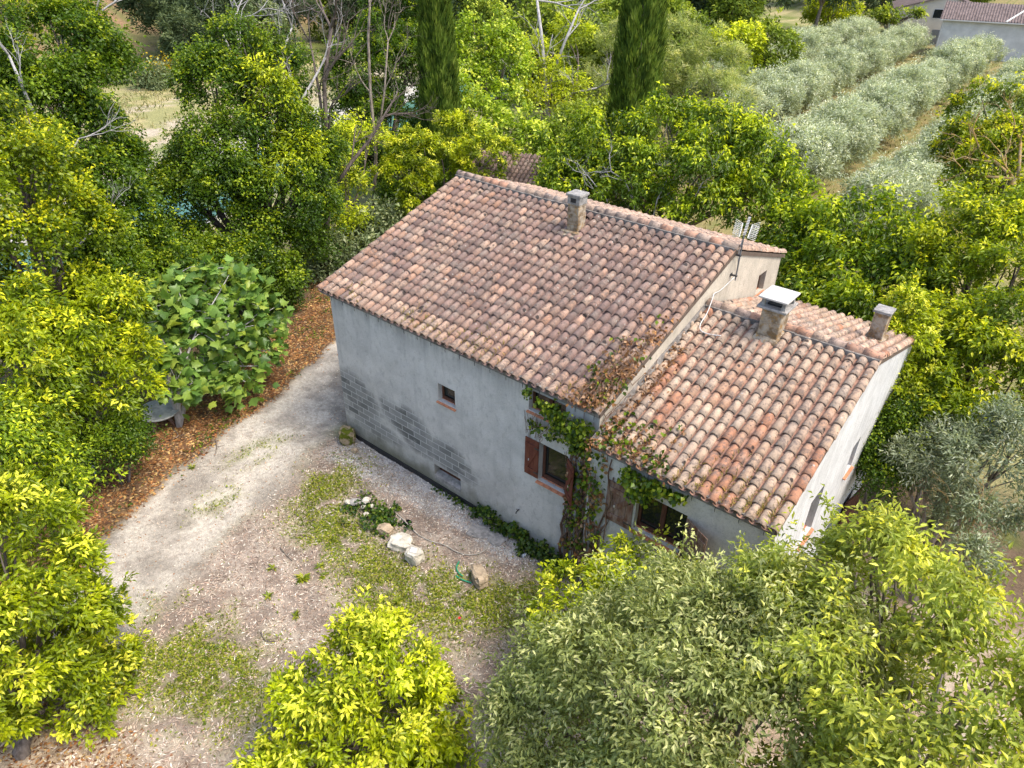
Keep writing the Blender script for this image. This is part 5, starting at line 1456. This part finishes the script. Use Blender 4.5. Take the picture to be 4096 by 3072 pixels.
for s in (-1, 1):
    a0 = o0 + side * s * .10 - bd * .10; a1 = o0 + side * s * .12 + bd * .62
    MB().tube([a0, a1], .011, 5).build('reflector_rail', ALU, ant)
    rm_ = MB().tube([Vector(), side * s * .19 + upv * .07 + bd * .05], .006, 4).mesh('reflector_rod', ALU)
    rm2_ = MB().tube([Vector(), side * s * .19 - upv * .07 + bd * .05], .006, 4).mesh('reflector_rod', ALU)
    for i in range(9):
        for q in (rm_, rm2_):
            o = link('reflector_rod', q, ant); o.location = a0.lerp(a1, i / 8)
cb = [(9.86, 6.02, 6.7), (9.80, 6.05, 6.3), (9.76, 6.28, 5.62), (9.74, 5.9, 5.45), (9.76, 5.35, 5.42), (9.80, 4.95, 5.50), (9.86, 4.75, 5.46)] + \
     [(x, y, zw(y) + .13) for x, y in ((9.95, 4.35), (10.0, 3.95), (10.12, 3.75), (10.35, 3.72), (10.62, 3.80))]
# smooth the run
def smooth(pts, n=5):
    P = [np.array(p, float) for p in pts]; out = []
    for i in range(len(P) - 1):
        p0 = P[max(i - 1, 0)]; p1 = P[i]; p2 = P[i + 1]; p3 = P[min(i + 2, len(P) - 1)]
        for k in range(n):
            t = k / n
            out.append(tuple(.5 * (2 * p1 + (p2 - p0) * t + (2 * p0 - 5 * p1 + 4 * p2 - p3) * t * t + (3 * p1 - p0 - 3 * p2 + p3) * t ** 3)))
    out.append(tuple(P[-1])); return out
o = MB().tube(smooth(cb), .013, 5).build('aerial_cable', PLASTIC_WHITE, None, True); tag(o, 'white aerial cable running down the gable onto the wing roof', 'cable')

# ------------------------------------------------------------------ ivy on the corner of the house
ivy = empty('climbing_ivy', (9.5, -.1, gz(9.5, -.6)), 'half dried climbing ivy on the inner corner of the house and over both eaves', 'ivy')
ir = np.random.default_rng(21); rs = random.Random(21)
st = MB()
for i in range(34):
    x = rs.uniform(8.95, 10.15); z = -.6; y0 = (YF if x < XG else YWF) - .03
    p = [(x, y0 - .02, z)]
    top = rs.uniform(2.2, 4.15) if x < 9.7 else rs.uniform(1.5, 3.6)
    while z < top:
        z += rs.uniform(.18, .32); x += rs.gauss(0, .055); x = min(max(x, 8.85), 10.9)
        p.append((x, (YF if x < XG else YWF) - .03 - rs.random() * .07, z))
    r0 = rs.choice([.012, .016, .022, .034])
    st.tube(p, [r0 * (1 - .6 * j / len(p)) for j in range(len(p))], 5)
for i in range(26):      # runners over the verge and the eaves
    x = rs.uniform(9.0, 9.85); y = rs.uniform(-.1, .3); p = []
    for j in range(rs.randint(5, 12)):
        p.append((x, y, (zmain(max(y, 0)) if x < 9.75 else zw(max(y, YW0)) + .1) + .15 + rs.random() * .10)); x += rs.gauss(.01, .06); y += rs.uniform(.08, .3)
    st.tube(p, .008, 4)
for i in range(10):      # thin tendrils above the shutter
    x = rs.uniform(7.7, 8.25); z = rs.uniform(2.7, 2.9); p = [(x, YF - .015, z)]
    for j in range(5): x += rs.gauss(0, .03); z += .13; p.append((x, YF - .015, z))
    st.tube(p, .005, 3)
for i in range(9):       # loose hanging runners
    x = rs.uniform(8.2, 9.6); y = -.1; z = rs.uniform(2.9, 4.1); p = []
    for j in range(6): p.append((x, y, z)); x += rs.uniform(-.15, .1); y -= rs.uniform(.0, .05); z += rs.gauss(-.03, .06)
    st.tube(p, .007, 3)
BROWN_STEM = bark_mat('ivy_stem', (.10, .06, .04), (.22, .15, .11))
local(st.build('stems', BROWN_STEM, ivy, True), ivy)
def ivy_leaves(name, pts, nrmv, size, pal, mat, seed):
    r_ = np.random.default_rng(seed); n = len(pts)
    N = np.array(nrmv) + r_.normal(size=(n, 3)) * .45; T = np.array([0, 0, -.8]) + r_.normal(size=(n, 3)) * .6
    L = r_.uniform(.7, 1.3, n) * size
    V, F = leaf_geo(np.array(pts), T, N, L, L * .85, .12, .15)
    pal = np.array(pal); c = pal[r_.integers(0, len(pal), n)] * r_.uniform(.75, 1.25, (n, 1))
    return local(link(name, np_mesh(name, V, F, mat, np.repeat(c, 4, 0)), ivy), ivy)
GREEN = [(.05, .095, .008), (.09, .15, .010), (.15, .22, .014), (.24, .29, .02), (.03, .06, .008)]
DRYC = [(.23, .115, .05), (.31, .17, .08), (.17, .08, .04), (.36, .22, .12), (.26, .13, .05)]
P = []; Nn = []
def clump(c, sd, n, nv):
    for _ in range(n):
        P.append(np.array(c) + ir.normal(size=3) * np.array(sd)); Nn.append(nv)
# green drape from the main eave over the upper window and down the corner
for i in range(70):
    t = ir.random(); x = 8.45 + 1.15 * t + ir.normal() * .12; z = 4.05 - .9 * ir.random() * (t ** .7) - (.0 if t > .3 else .0)
    clump((x, -.06 - .1 * ir.random(), z), (.07, .05, .08), 13, (0, -.8, .5))
for i in range(9): clump((7.75 + .6 * ir.random(), -.08, 4.24 - .25 * ir.random()), (.07, .04, .05), 8, (0, -.7, .7))
for i in range(14): clump((8.0 + 1.0 * ir.random(), -.10, 3.25 + .25 * ir.random()), (.07, .04, .05), 7, (0, -.8, .5))
for i in range(75):
    x = ir.uniform(9.15, 10.15); z = ir.uniform(.2, 3.6); clump((x, (YF if x < XG else YWF) - .12, z), (.07, .05, .09), 7, (0, -.8, .5))
# dense green mass under the wing eave
for i in range(60):
    x = 10.72 + .72 * ir.random(); z = 3.60 - .62 * ir.random() * math.exp(-((x - 11.05) / .30) ** 2) - .05
    clump((x, YWF - .12 - .08 * ir.random(), z), (.08, .06, .08), 12, (0, -.8, .55))
for i in range(26): clump((11.2 + .85 * ir.random(), YWF - .16, 3.55 - .12 * ir.random()), (.08, .05, .05), 7, (0, -.7, .6))
# green on the roofs near the corner
for i in range(30):
    y = abs(ir.normal()) * 1.2; x = 9.45 + ir.normal() * .28; clump((x, y, zmain(y) + .20), (.1, .1, .03), 5, (0, -.2, 1))
for i in range(34):
    y = YW0 + abs(ir.normal()) * .55; x = 10.75 + ir.normal() * .55; clump((x, y, zw(y) + .20), (.1, .1, .03), 6, (0, -.2, 1))
ivy_leaves('green_leaves', P, Nn, .105, GREEN, LEAF, 31)
P = []; Nn = []
for i in range(95):
    y = -.1 + abs(ir.normal()) * 1.25; x = 9.42 + ir.normal() * .22 + y * .04
    if x > 9.72: x = 9.70
    clump((x, y, zmain(max(y, 0)) + .17 + .06 * ir.random()), (.11, .11, .03), 9, (0, -.2, 1))
for i in range(70):
    y = YW0 + 3.4 * ir.random() ** 1.6; x = XG + .18 + abs(ir.normal()) * .14
    clump((x, y, zw(y) + .11), (.09, .12, .02), 8, (0, -.2, 1))
for i in range(60):
    y = YW0 + abs(ir.normal()) * .7; x = 10.45 + ir.normal() * .5
    clump((x, y, zw(y) + .13), (.12, .12, .02), 7, (0, -.2, 1))
for i in range(95):
    x = ir.uniform(9.0, 10.2); z = ir.uniform(.0, 3.7); clump((x, (YF if x < XG else YWF) - .07, z), (.07, .03, .09), 8, (0, -.8, .5))
ivy_leaves('dry_leaves', P, Nn, .085, DRYC, LITTER, 32)
# ivy along the foot of the wall
iv2 = empty('ground_ivy', (7.2, -.4, gz(7.2, -.4)), 'dark green ivy creeping along the foot of the front wall', 'ivy')
P = []; Nn = []
for i in range(150):
    x = 6.1 + 3.3 * ir.random(); y = YF - .05 - .25 * ir.random() ** 2 - (.35 * ir.random() if x > 7.9 else 0); z = gz(x, y) + .05 + .42 * ir.random() * (.35 + .65 * abs(math.sin(x * 3.1)))
    clump((x, y, z), (.06, .04, .05), 10, (0, -.5, .8))
for i in range(22): clump((4.3 + 1.9 * ir.random(), YF - .1, gz(5, 0) + .06), (.08, .05, .03), 5, (0, -.5, .8))
r_ = ir; n = len(P); N = np.array(Nn) + r_.normal(size=(n, 3)) * .4; L = r_.uniform(.07, .13, n)
V, F = leaf_geo(np.array(P), np.array([0, -.3, -.4]) + r_.normal(size=(n, 3)) * .7, N, L, L * .85, .12, .15)
GP_ = np.array([(.02, .05, .008), (.04, .085, .012), (.075, .13, .015), (.14, .19, .02)])
local(link('ivy_leaves', np_mesh('ivy_leaves', V, F, LEAF, np.repeat(GP_[r_.integers(0, 4, n)] * r_.uniform(.8, 1.2, (n, 1)), 4, 0)), iv2), iv2)

# ------------------------------------------------------------------ stones, table, odds and ends
def stone(name, c, size, rotz, mat, label, seed, tilt=(0, 0), group=None):
    bm = bmesh.new(); bmesh.ops.create_cube(bm, size=1.0)
    bmesh.ops.subdivide_edges(bm, edges=bm.edges[:], cuts=3, use_grid_fill=True)
    r_ = random.Random(seed)
    ph = [r_.uniform(0, 6) for _ in range(6)]
    for v in bm.verts:
        co = v.co
        k = 1 - .16 * (abs(co.x) > .49) * (abs(co.y) > .49) - .10 * (abs(co.x) > .49) * (abs(co.z) > .49) - .10 * (abs(co.y) > .49) * (abs(co.z) > .49)
        d = .05 * math.sin(co.x * 7 + ph[0]) + .05 * math.sin(co.y * 8 + ph[1]) + .05 * math.sin(co.z * 9 + ph[2] + co.x * 5)
        v.co = co * (k + d) + Vector([r_.uniform(-.03, .03) for _ in range(3)])
    for v in bm.verts: v.co = Vector((v.co.x * size[0], v.co.y * size[1], v.co.z * size[2]))
    me = bpy.data.meshes.new(name); bm.to_mesh(me); bm.free(); me.materials.append(mat)
    o = link(name, me); o.location = (c[0], c[1], gz(c[0], c[1]) + size[2] * .42); o.rotation_euler = (tilt[0], tilt[1], rotz)
    return tag(o, label, 'stone', group)
stone('stone_block', (5.42, -2.19, -0.55)[:2], (.62, .46, .26), .55, STONE, 'pale flat topped limestone block beside the ivy heap', 1)
stone('stone_block', (6.11, -2.32, -0.55)[:2], (.42, .38, .40), .1, STONE, 'upright limestone block with a white patch next to the flat pale one', 2)
p = (6.09, -2.34, -0.25); o = MB().box((-.09, -.08, 0), (.09, .08, .03)).build('paper_scrap', PLASTIC_WHITE); bevel(o, .012); o.location = (p[0], p[1], p[2] - .03); o.rotation_euler = (.2, .05, .5); tag(o, 'white scrap lying on the upright limestone block', 'scrap')
stone('stone_block', (7.81, -1.75, -0.55)[:2], (.66, .34, .36), -.55, STONE_TAN, 'long tan sandstone block beside the green hose', 3)
stone('field_stone', (4.75, -2.13, -0.60)[:2], (.44, .30, .24), .3, STONE_TAN, 'rough brown stone between the ivy heap and the flat pale block', 4)
stone('field_stone', (0.82, -0.19, -0.60)[:2], (.46, .42, .55), .8, STONE_MOSS, 'mossy stone standing at the left corner of the front wall', 5)
stone('field_stone', (1.38, -0.40, -0.62)[:2], (.16, .14, .14), .2, STONE_TAN, 'small tan stone at the foot of the mossy corner stone', 6)
for i, (q, sz, lb) in enumerate([((3.17, -2.10, -0.55), (.20, .14, .08), 'leftmost grey slab of the rubble heap in the ivy'), ((3.32, -1.95, -0.50), (.34, .24, .08), 'largest flat grey slab of the rubble heap in the ivy'),
                                 ((3.54, -1.74, -0.50), (.24, .18, .14), 'cream lump of rubble to the right of the largest grey slab'), ((3.79, -1.77, -0.50), (.14, .10, .08), 'small white lump at the right end of the rubble heap'),
                                 ((3.65, -1.94, -0.50), (.15, .10, .08), 'small grey slab in the middle of the rubble heap'), ((3.93, -2.10, -0.50), (.15, .11, .09), 'buff lump lying in the ivy below the rubble slabs')]):
    o = stone('rubble_slab', q[:2], sz, i * .9, STONE if i != 1 else CONCRETE, lb, 10 + i, (.15 * (i % 3 - 1), .1), 'rubble lying in the ivy heap'); o.location.z += .10
iv3 = empty('ground_ivy', (3.5, -2.1, gz(3.5, -2.1)), 'dark green ivy heap around the pale rubble in the yard', 'ivy')
P = []; Nn = []
for i in range(75):
    c = np.array((4.03, -1.94, -0.55)) + ir.normal(size=3) * np.array([.45, .30, .03]); c[2] = gz(c[0], c[1]) + .04 + .16 * ir.random()
    clump(c, (.06, .06, .03), 9, (0, -.2, 1))
for i in range(28):
    c = np.array((4.59, -1.94, -0.55)) + ir.normal(size=3) * np.array([.22, .25, .02]); c[2] = gz(c[0], c[1]) + .05 + .08 * ir.random(); clump(c, (.06, .06, .03), 8, (0, -.2, 1))
n = len(P); N = np.array(Nn) + r_.normal(size=(n, 3)) * .4; L = r_.uniform(.07, .12, n)
V, F = leaf_geo(np.array(P), np.array([0, -.3, -.2]) + r_.normal(size=(n, 3)) * .7, N, L, L * .85, .12, .15)
local(link('ivy_leaves', np_mesh('ivy_leaves', V, F, LEAF, np.repeat(GP_[r_.integers(0, 4, n)] * r_.uniform(.9, 1.4, (n, 1)), 4, 0)), iv3), iv3)

def ground_run(pts, lift=.02):
    return [(x, y, gz(x, y) + lift + random.uniform(0, .015)) for x, y, *_ in pts]
run = smooth(ground_run([(4.37, -1.46, -0.65), (4.71, -1.50, -0.65), (5.12, -1.58, -0.65), (5.54, -1.64, -0.65), (5.92, -1.59, -0.65), (6.32, -1.47, -0.65), (6.70, -1.42, -0.65), (7.01, -1.31, -0.65), (7.21, -1.08, -0.65), (7.23, -0.80, -0.65), (7.06, -0.50, -0.65)], .03))
o = MB().tube(run, .013, 5).build('conduit', CONDUIT, None, True); tag(o, 'pale conduit snaking over the ground below the front wall', 'conduit')
run = smooth(ground_run([(7.01, -1.63, -0.65), (7.10, -1.82, -0.65), (7.26, -1.93, -0.65), (7.43, -1.94, -0.65)], .03))
mbh = MB().tube(run, .02, 6)
run = smooth(ground_run([(7.29, -2.05, -0.65), (7.52, -2.03, -0.65), (7.74, -1.96, -0.65)], .03)); mbh.tube(run, .02, 6)
o = mbh.build('garden_hose', HOSE, None, True); tag(o, 'green garden hose curled beside the long tan block', 'hose')
a = Vector((8.16, -0.47, -0.60)); c = Vector((8.20, -0.06, -0.55))
o = MB().tube([a, c], .055, 10).build('drain_pipe', PVC, None, True); tag(o, 'short grey plastic pipe lying in the ivy by the front wall', 'pipe')
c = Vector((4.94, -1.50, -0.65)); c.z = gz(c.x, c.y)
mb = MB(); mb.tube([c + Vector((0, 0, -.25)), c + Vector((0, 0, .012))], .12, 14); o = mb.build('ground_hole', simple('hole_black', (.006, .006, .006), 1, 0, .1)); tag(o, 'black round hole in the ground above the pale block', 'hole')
p = (7.55, YF - .02, .28)
o = empty('wall_tap', p, 'small dark tap on the front wall above the ivy', 'tap')
MB().tube([(0, .02, 0), (0, -.09, 0), (0, -.11, -.05)], .018, 6).build('spout', IRON, o); MB().tube([(-.04, -.05, .04), (.04, -.05, .04)], .01, 5).build('handle', IRON, o); MB().tube([(0, -.05, 0), (0, -.05, .04)], .008, 5).build('stem', IRON, o)
p = (-3.55, -6.07, -0.65); o = MB().tube([(0, 0, -.2), (.03, 0, .6)], .045, 10).build('metal_post', PVC); o.location = (p[0], p[1], gz(p[0], p[1])); o.rotation_euler = (0, -.10, .6); tag(o, 'grey tubular post standing at the hedge foot left of the drive', 'post')
# concrete slabs half buried beside the wall
for i, (q, s, lb) in enumerate([((6.73, -0.46, -0.63), (.75, .45), 'larger pale broken concrete slab in the ground by the wall'), ((7.24, -0.37, -0.63), (.5, .42), 'smaller pale broken concrete slab nearest the grey pipe')]):
    o = stone('concrete_slab', q[:2], (s[0], s[1], .06), .5 + i, CONCRETE, lb, 60 + i)

tb_c = (-4.53, -3.50, -0.24)
tbl = empty('round_table', (tb_c[0], tb_c[1], gz(tb_c[0], tb_c[1])), 'weathered round grey table under the fig at the edge of the drive', 'table')
ht = tb_c[2] - tbl.location.z; ht = max(.6, min(.85, ht))
bevel(MB().tube([(0, 0, ht - .05), (0, 0, ht)], .66, 36).build('table_top', simple('weathered_top', (.33, .34, .32), .85, .2, .3, 5, .4), tbl), .01)
bevel(MB().tube([(0, 0, ht - .085), (0, 0, ht - .052)], .60, 36).build('apron', WOOD_OLD, tbl), .005)
lm = MB().hexa([(-.04, -.04, 0), (.04, -.04, 0), (.04, .04, 0), (-.04, .04, 0), (-.39, -.04, ht - .09), (-.31, -.04, ht - .09), (-.31, .04, ht - .09), (-.39, .04, ht - .09)]).mesh('leg', WOOD_OLD)
for i in range(4):
    o = link('leg', lm, tbl); a = .5 + i * math.pi / 2; o.rotation_euler.z = a; o.location = (.48 * math.cos(a) , .48 * math.sin(a), 0)
# fallen sticks
SK = [(((5.07, -6.19, -0.65), (5.35, -6.26, -0.65), (5.53, -6.13, -0.65)), 'forked dry stick on the gravel near the bottom bush'),
      (((3.11, -4.32, -0.65), (3.43, -4.37, -0.65), (3.72, -4.38, -0.65)), 'thin dry stick on the chips right of the drive'),
      (((8.87, -2.53, -0.65), (8.92, -2.83, -0.65), (9.10, -3.26, -0.65)), 'long pale stick right of the bottom bush'),
      (((-4.06, -3.43, -0.65), (-3.56, -3.50, -0.65), (-3.52, -3.73, -0.65)), 'short stick in the leaves in front of the round table'),
      (((-2.56, -2.80, -0.65), (-2.09, -3.03, -0.65), (-1.71, -3.32, -0.65)), 'dark stick standing in the leaf litter at the drive edge'),
      (((6.19, -6.05, -0.65), (6.39, -6.01, -0.65), (6.56, -5.93, -0.65)), 'dark twig on the chips above the bottom bush')]
for pts, lb in SK:
    mb = MB().tube(smooth(ground_run(pts, .02), 3), .014, 4)
    a = Vector(pts[1]); mb.tube([(a.x, a.y, gz(a.x, a.y) + .02), (a.x + .12, a.y + .2, gz(a.x, a.y) + .03)], .008, 3)
    o = mb.build('stick', BARK, None, True); tag(o, lb, 'stick')
c = Vector((8.31, -2.99, -0.60)); fl = empty('poppy', (c.x, c.y, gz(c.x, c.y)), 'single red poppy in the weeds right of the bottom bush', 'flower')
V, F = leaf_geo(np.zeros((5, 3)) + np.array([0, 0, .16]), np.array([(math.cos(a), math.sin(a), .5) for a in np.linspace(0, 5.03, 5)]), np.tile((0, 0, 1.), (5, 1)), np.full(5, .045), np.full(5, .045))
link('petals', np_mesh('petals', V, F, simple('poppy_red', (.55, .015, .008), .6, .2, .05)), fl); MB().tube([(0, 0, 0), (0, 0, .16)], .004, 4).build('stalk', HOSE, fl)

# ------------------------------------------------------------------ ground cover
gr = np.random.default_rng(77)
def scatter(n, box, key, power=1.0):
    x = gr.uniform(box[0], box[1], n * 6); y = gr.uniform(box[2], box[3], n * 6)
    m = ground_masks(x, y)[key] ** power
    k = gr.random(len(x)) < m
    x, y = x[k][:n], y[k][:n]
    return x, y, ground_z(x, y)
def lay(name, x, y, z, L, W, pal, mat, up=1.0, spread=.35, lift=.01, fold=.12, droop=.1):
    n = len(x); P = np.stack([x, y, z + lift + gr.random(n) * .02], 1)
    a = gr.uniform(0, 6.283, n); T = np.stack([np.cos(a), np.sin(a), gr.normal(0, .2, n)], 1)
    N = np.array([0, 0, up]) + gr.normal(size=(n, 3)) * spread
    V, F = leaf_geo(P, T, N, gr.uniform(L[0], L[1], n), gr.uniform(W[0], W[1], n), fold, droop)
    pal = np.array(pal); c = pal[gr.integers(0, len(pal), n)] * gr.uniform(.75, 1.25, (n, 1))
    o = link(name, np_mesh(name, V, F, mat, np.repeat(c, 4, 0))); tag(o, kind='stuff'); return o
ORANGE = [(.32, .145, .05), (.38, .19, .07), (.25, .105, .04), (.17, .085, .045), (.38, .25, .13), (.12, .065, .04), (.44, .29, .11), (.15, .08, .04)]
x, y, z = scatter(20000, (-12, 4, -13, 9), 'litter'); lay('leaf_litter', x, y, z, (.07, .15), (.035, .075), ORANGE, LITTER)
x, y, z = scatter(5000, (1, 8, -13, -7.5), 'litter2'); lay('leaf_litter', x, y, z, (.06, .13), (.03, .06), ORANGE + [(.45, .36, .25)] * 3, LITTER)
STRAW = [(.56, .48, .40), (.44, .34, .27), (.33, .23, .18), (.62, .56, .48), (.48, .36, .28), (.24, .17, .13)]
x, y, z = scatter(26000, (-4, 10, -12, 0), 'chips'); lay('wood_chips', x, y, z, (.05, .16), (.012, .03), STRAW, LITTER, lift=.004)
x, y, z = scatter(2500, (-8, 6, -13, 9), 'drive'); lay('dry_leaf_bits', x, y, z, (.03, .08), (.015, .035), STRAW + ORANGE[:3], LITTER, lift=.003)
x, y, z = scatter(6000, (.4, 9, -1.6, .15), 'gravel'); lay('gravel', x, y, z, (.03, .06), (.025, .05), [(.52, .50, .47), (.40, .38, .35), (.60, .58, .55), (.30, .28, .26)], LITTER, spread=.6, lift=.006, fold=-.4, droop=.4)
GRASSC = [(.15, .20, .012), (.22, .27, .015), (.30, .33, .025), (.10, .15, .012), (.36, .36, .05)]
def blades(name, x, y, z, h, w, pal, tilt=.45):
    n = len(x); P = np.stack([x, y, z - .005], 1)
    T = np.array([0, 0, 1.0]) + gr.normal(size=(n, 3)) * tilt; N = gr.normal(size=(n, 3))
    V, F = leaf_geo(P, T, N, gr.uniform(h[0], h[1], n), np.full(n, w), .05, .3)
    pal = np.array(pal); c = pal[gr.integers(0, len(pal), n)] * gr.uniform(.75, 1.25, (n, 1))
    o = link(name, np_mesh(name, V, F, LEAF, np.repeat(c, 4, 0))); tag(o, kind='stuff'); return o
x, y, z = scatter(22000, (-4, 11, -11, 0), 'grass', 1.3); blades('grass', x, y, z, (.03, .10), .018, GRASSC)
x, y, z = scatter(11000, (-2, 11, -10.5, 0), 'grass', 1.5); lay('weeds', x, y, z, (.04, .10), (.025, .055), GRASSC, LEAF, lift=.03, spread=.5)
x, y, z = scatter(4500, (-10, 1, -12, 8), 'litter', .7)
k = fbm(x, y, 1.3, 3, 91) > .55; lay('weeds', x[k], y[k], z[k], (.05, .11), (.04, .08), [(.05, .10, .012), (.10, .16, .014), (.18, .23, .02)], LEAF, lift=.06, spread=.5)
x, y, z = scatter(9000, (-14, -.5, -13, 9), 'soil'); lay('undergrowth', x, y, z, (.08, .2), (.05, .12), [(.02, .045, .008), (.05, .09, .01), (.10, .15, .015), (.09, .05, .02)], LEAF, lift=.12, spread=.6)
# meadow and orchard grass
def field(n, box, cond, h, w, pal, name):
    x = gr.uniform(box[0], box[1], n); y = gr.uniform(box[2], box[3], n); k = cond(x, y); x, y = x[k], y[k]
    return blades(name, x, y, ground_z(x, y), h, w, pal, .5)
field(26000, (-95, -33, -5, 60), lambda x, y: (x - river_x(y) < -9) & (fbm(x, y, .25, 3, 44) > .42), (.2, .6), .10, [(.27, .26, .09), (.34, .30, .15), (.17, .20, .05), (.42, .37, .22)], 'meadow_grass')
field(16000, (-22, 12, 26, 118), lambda x, y: fbm(x, y, .4, 3, 45) > .4, (.1, .35), .09, [(.25, .21, .09), (.19, .19, .06), (.30, .25, .14)], 'orchard_grass')
field(9000, (13.9, 24, -2, 16), lambda x, y: fbm(x, y, .8, 3, 46) > .42, (.08, .25), .03, [(.34, .28, .18), (.22, .22, .06), (.13, .17, .03)], 'dry_grass')
# rosette weeds one can count
RW = [(4.42, -4.56, -0.65), (4.41, -4.06, -0.65), (8.14, -2.53, -0.65), (4.26, -5.46, -0.65), (5.29, -5.40, -0.65), (-1.72, -4.07, -0.65), (3.59, -4.86, -0.65), (4.75, -4.17, -0.65), (6.76, -3.52, -0.65)]
wl = ['leafy weed rosette, %s, between drive and bush' % s for s in ('largest of the yard', 'beside the largest one', 'near the red poppy', 'on the bare chips', 'just above the bottom bush', 'at the drive edge', 'at the right drive edge', 'at the grass edge', 'at the top of the round bush')]
for i, q in enumerate(RW):
    n = 26 if i in (0, 8) else 14; k = 1.5 if i == 0 else 1.0
    a = gr.uniform(0, 6.283, n); T = np.stack([np.cos(a), np.sin(a), gr.uniform(.2, 1.0, n)], 1)
    V, F = leaf_geo(np.zeros((n, 3)) + np.array([0, 0, .01]), T, np.array([0, 0, 1.]) + gr.normal(size=(n, 3)) * .2, gr.uniform(.10, .2, n) * k, gr.uniform(.035, .06, n) * k, .15, .25)
    o = link('weed_plant', np_mesh('weed_plant', V, F, LEAF, np.repeat(np.array(GRASSC)[gr.integers(0, 5, n)], 4, 0))); o.location = (q[0], q[1], gz(q[0], q[1])); tag(o, wl[i], 'weed')
# dry grass in the tile channels
n = 1500
cx_ = np.concatenate([XG + .07 + (13.91 - XG) / 17 * gr.integers(1, 17, n // 2 * 1), .251 * gr.integers(1, 39, n - n // 2)])
cy_ = np.concatenate([YW0 + np.abs(gr.normal(0, .5, n // 2)) + .05, np.abs(gr.normal(0, .45, n - n // 2)) + .05])
cz_ = np.where(np.arange(n) < n // 2, zw(cy_) + .06, zmain(cy_) + .06)
k = np.ones(n, bool); k &= fbm(cx_, cy_, 1.1, 2, 66) > .45
blades('roof_grass', (cx_ + gr.normal(0, .025, n))[k], cy_[k], cz_[k], (.06, .18), .014, [(.42, .33, .15), (.34, .27, .10), (.22, .22, .05), (.48, .36, .12)], .5)
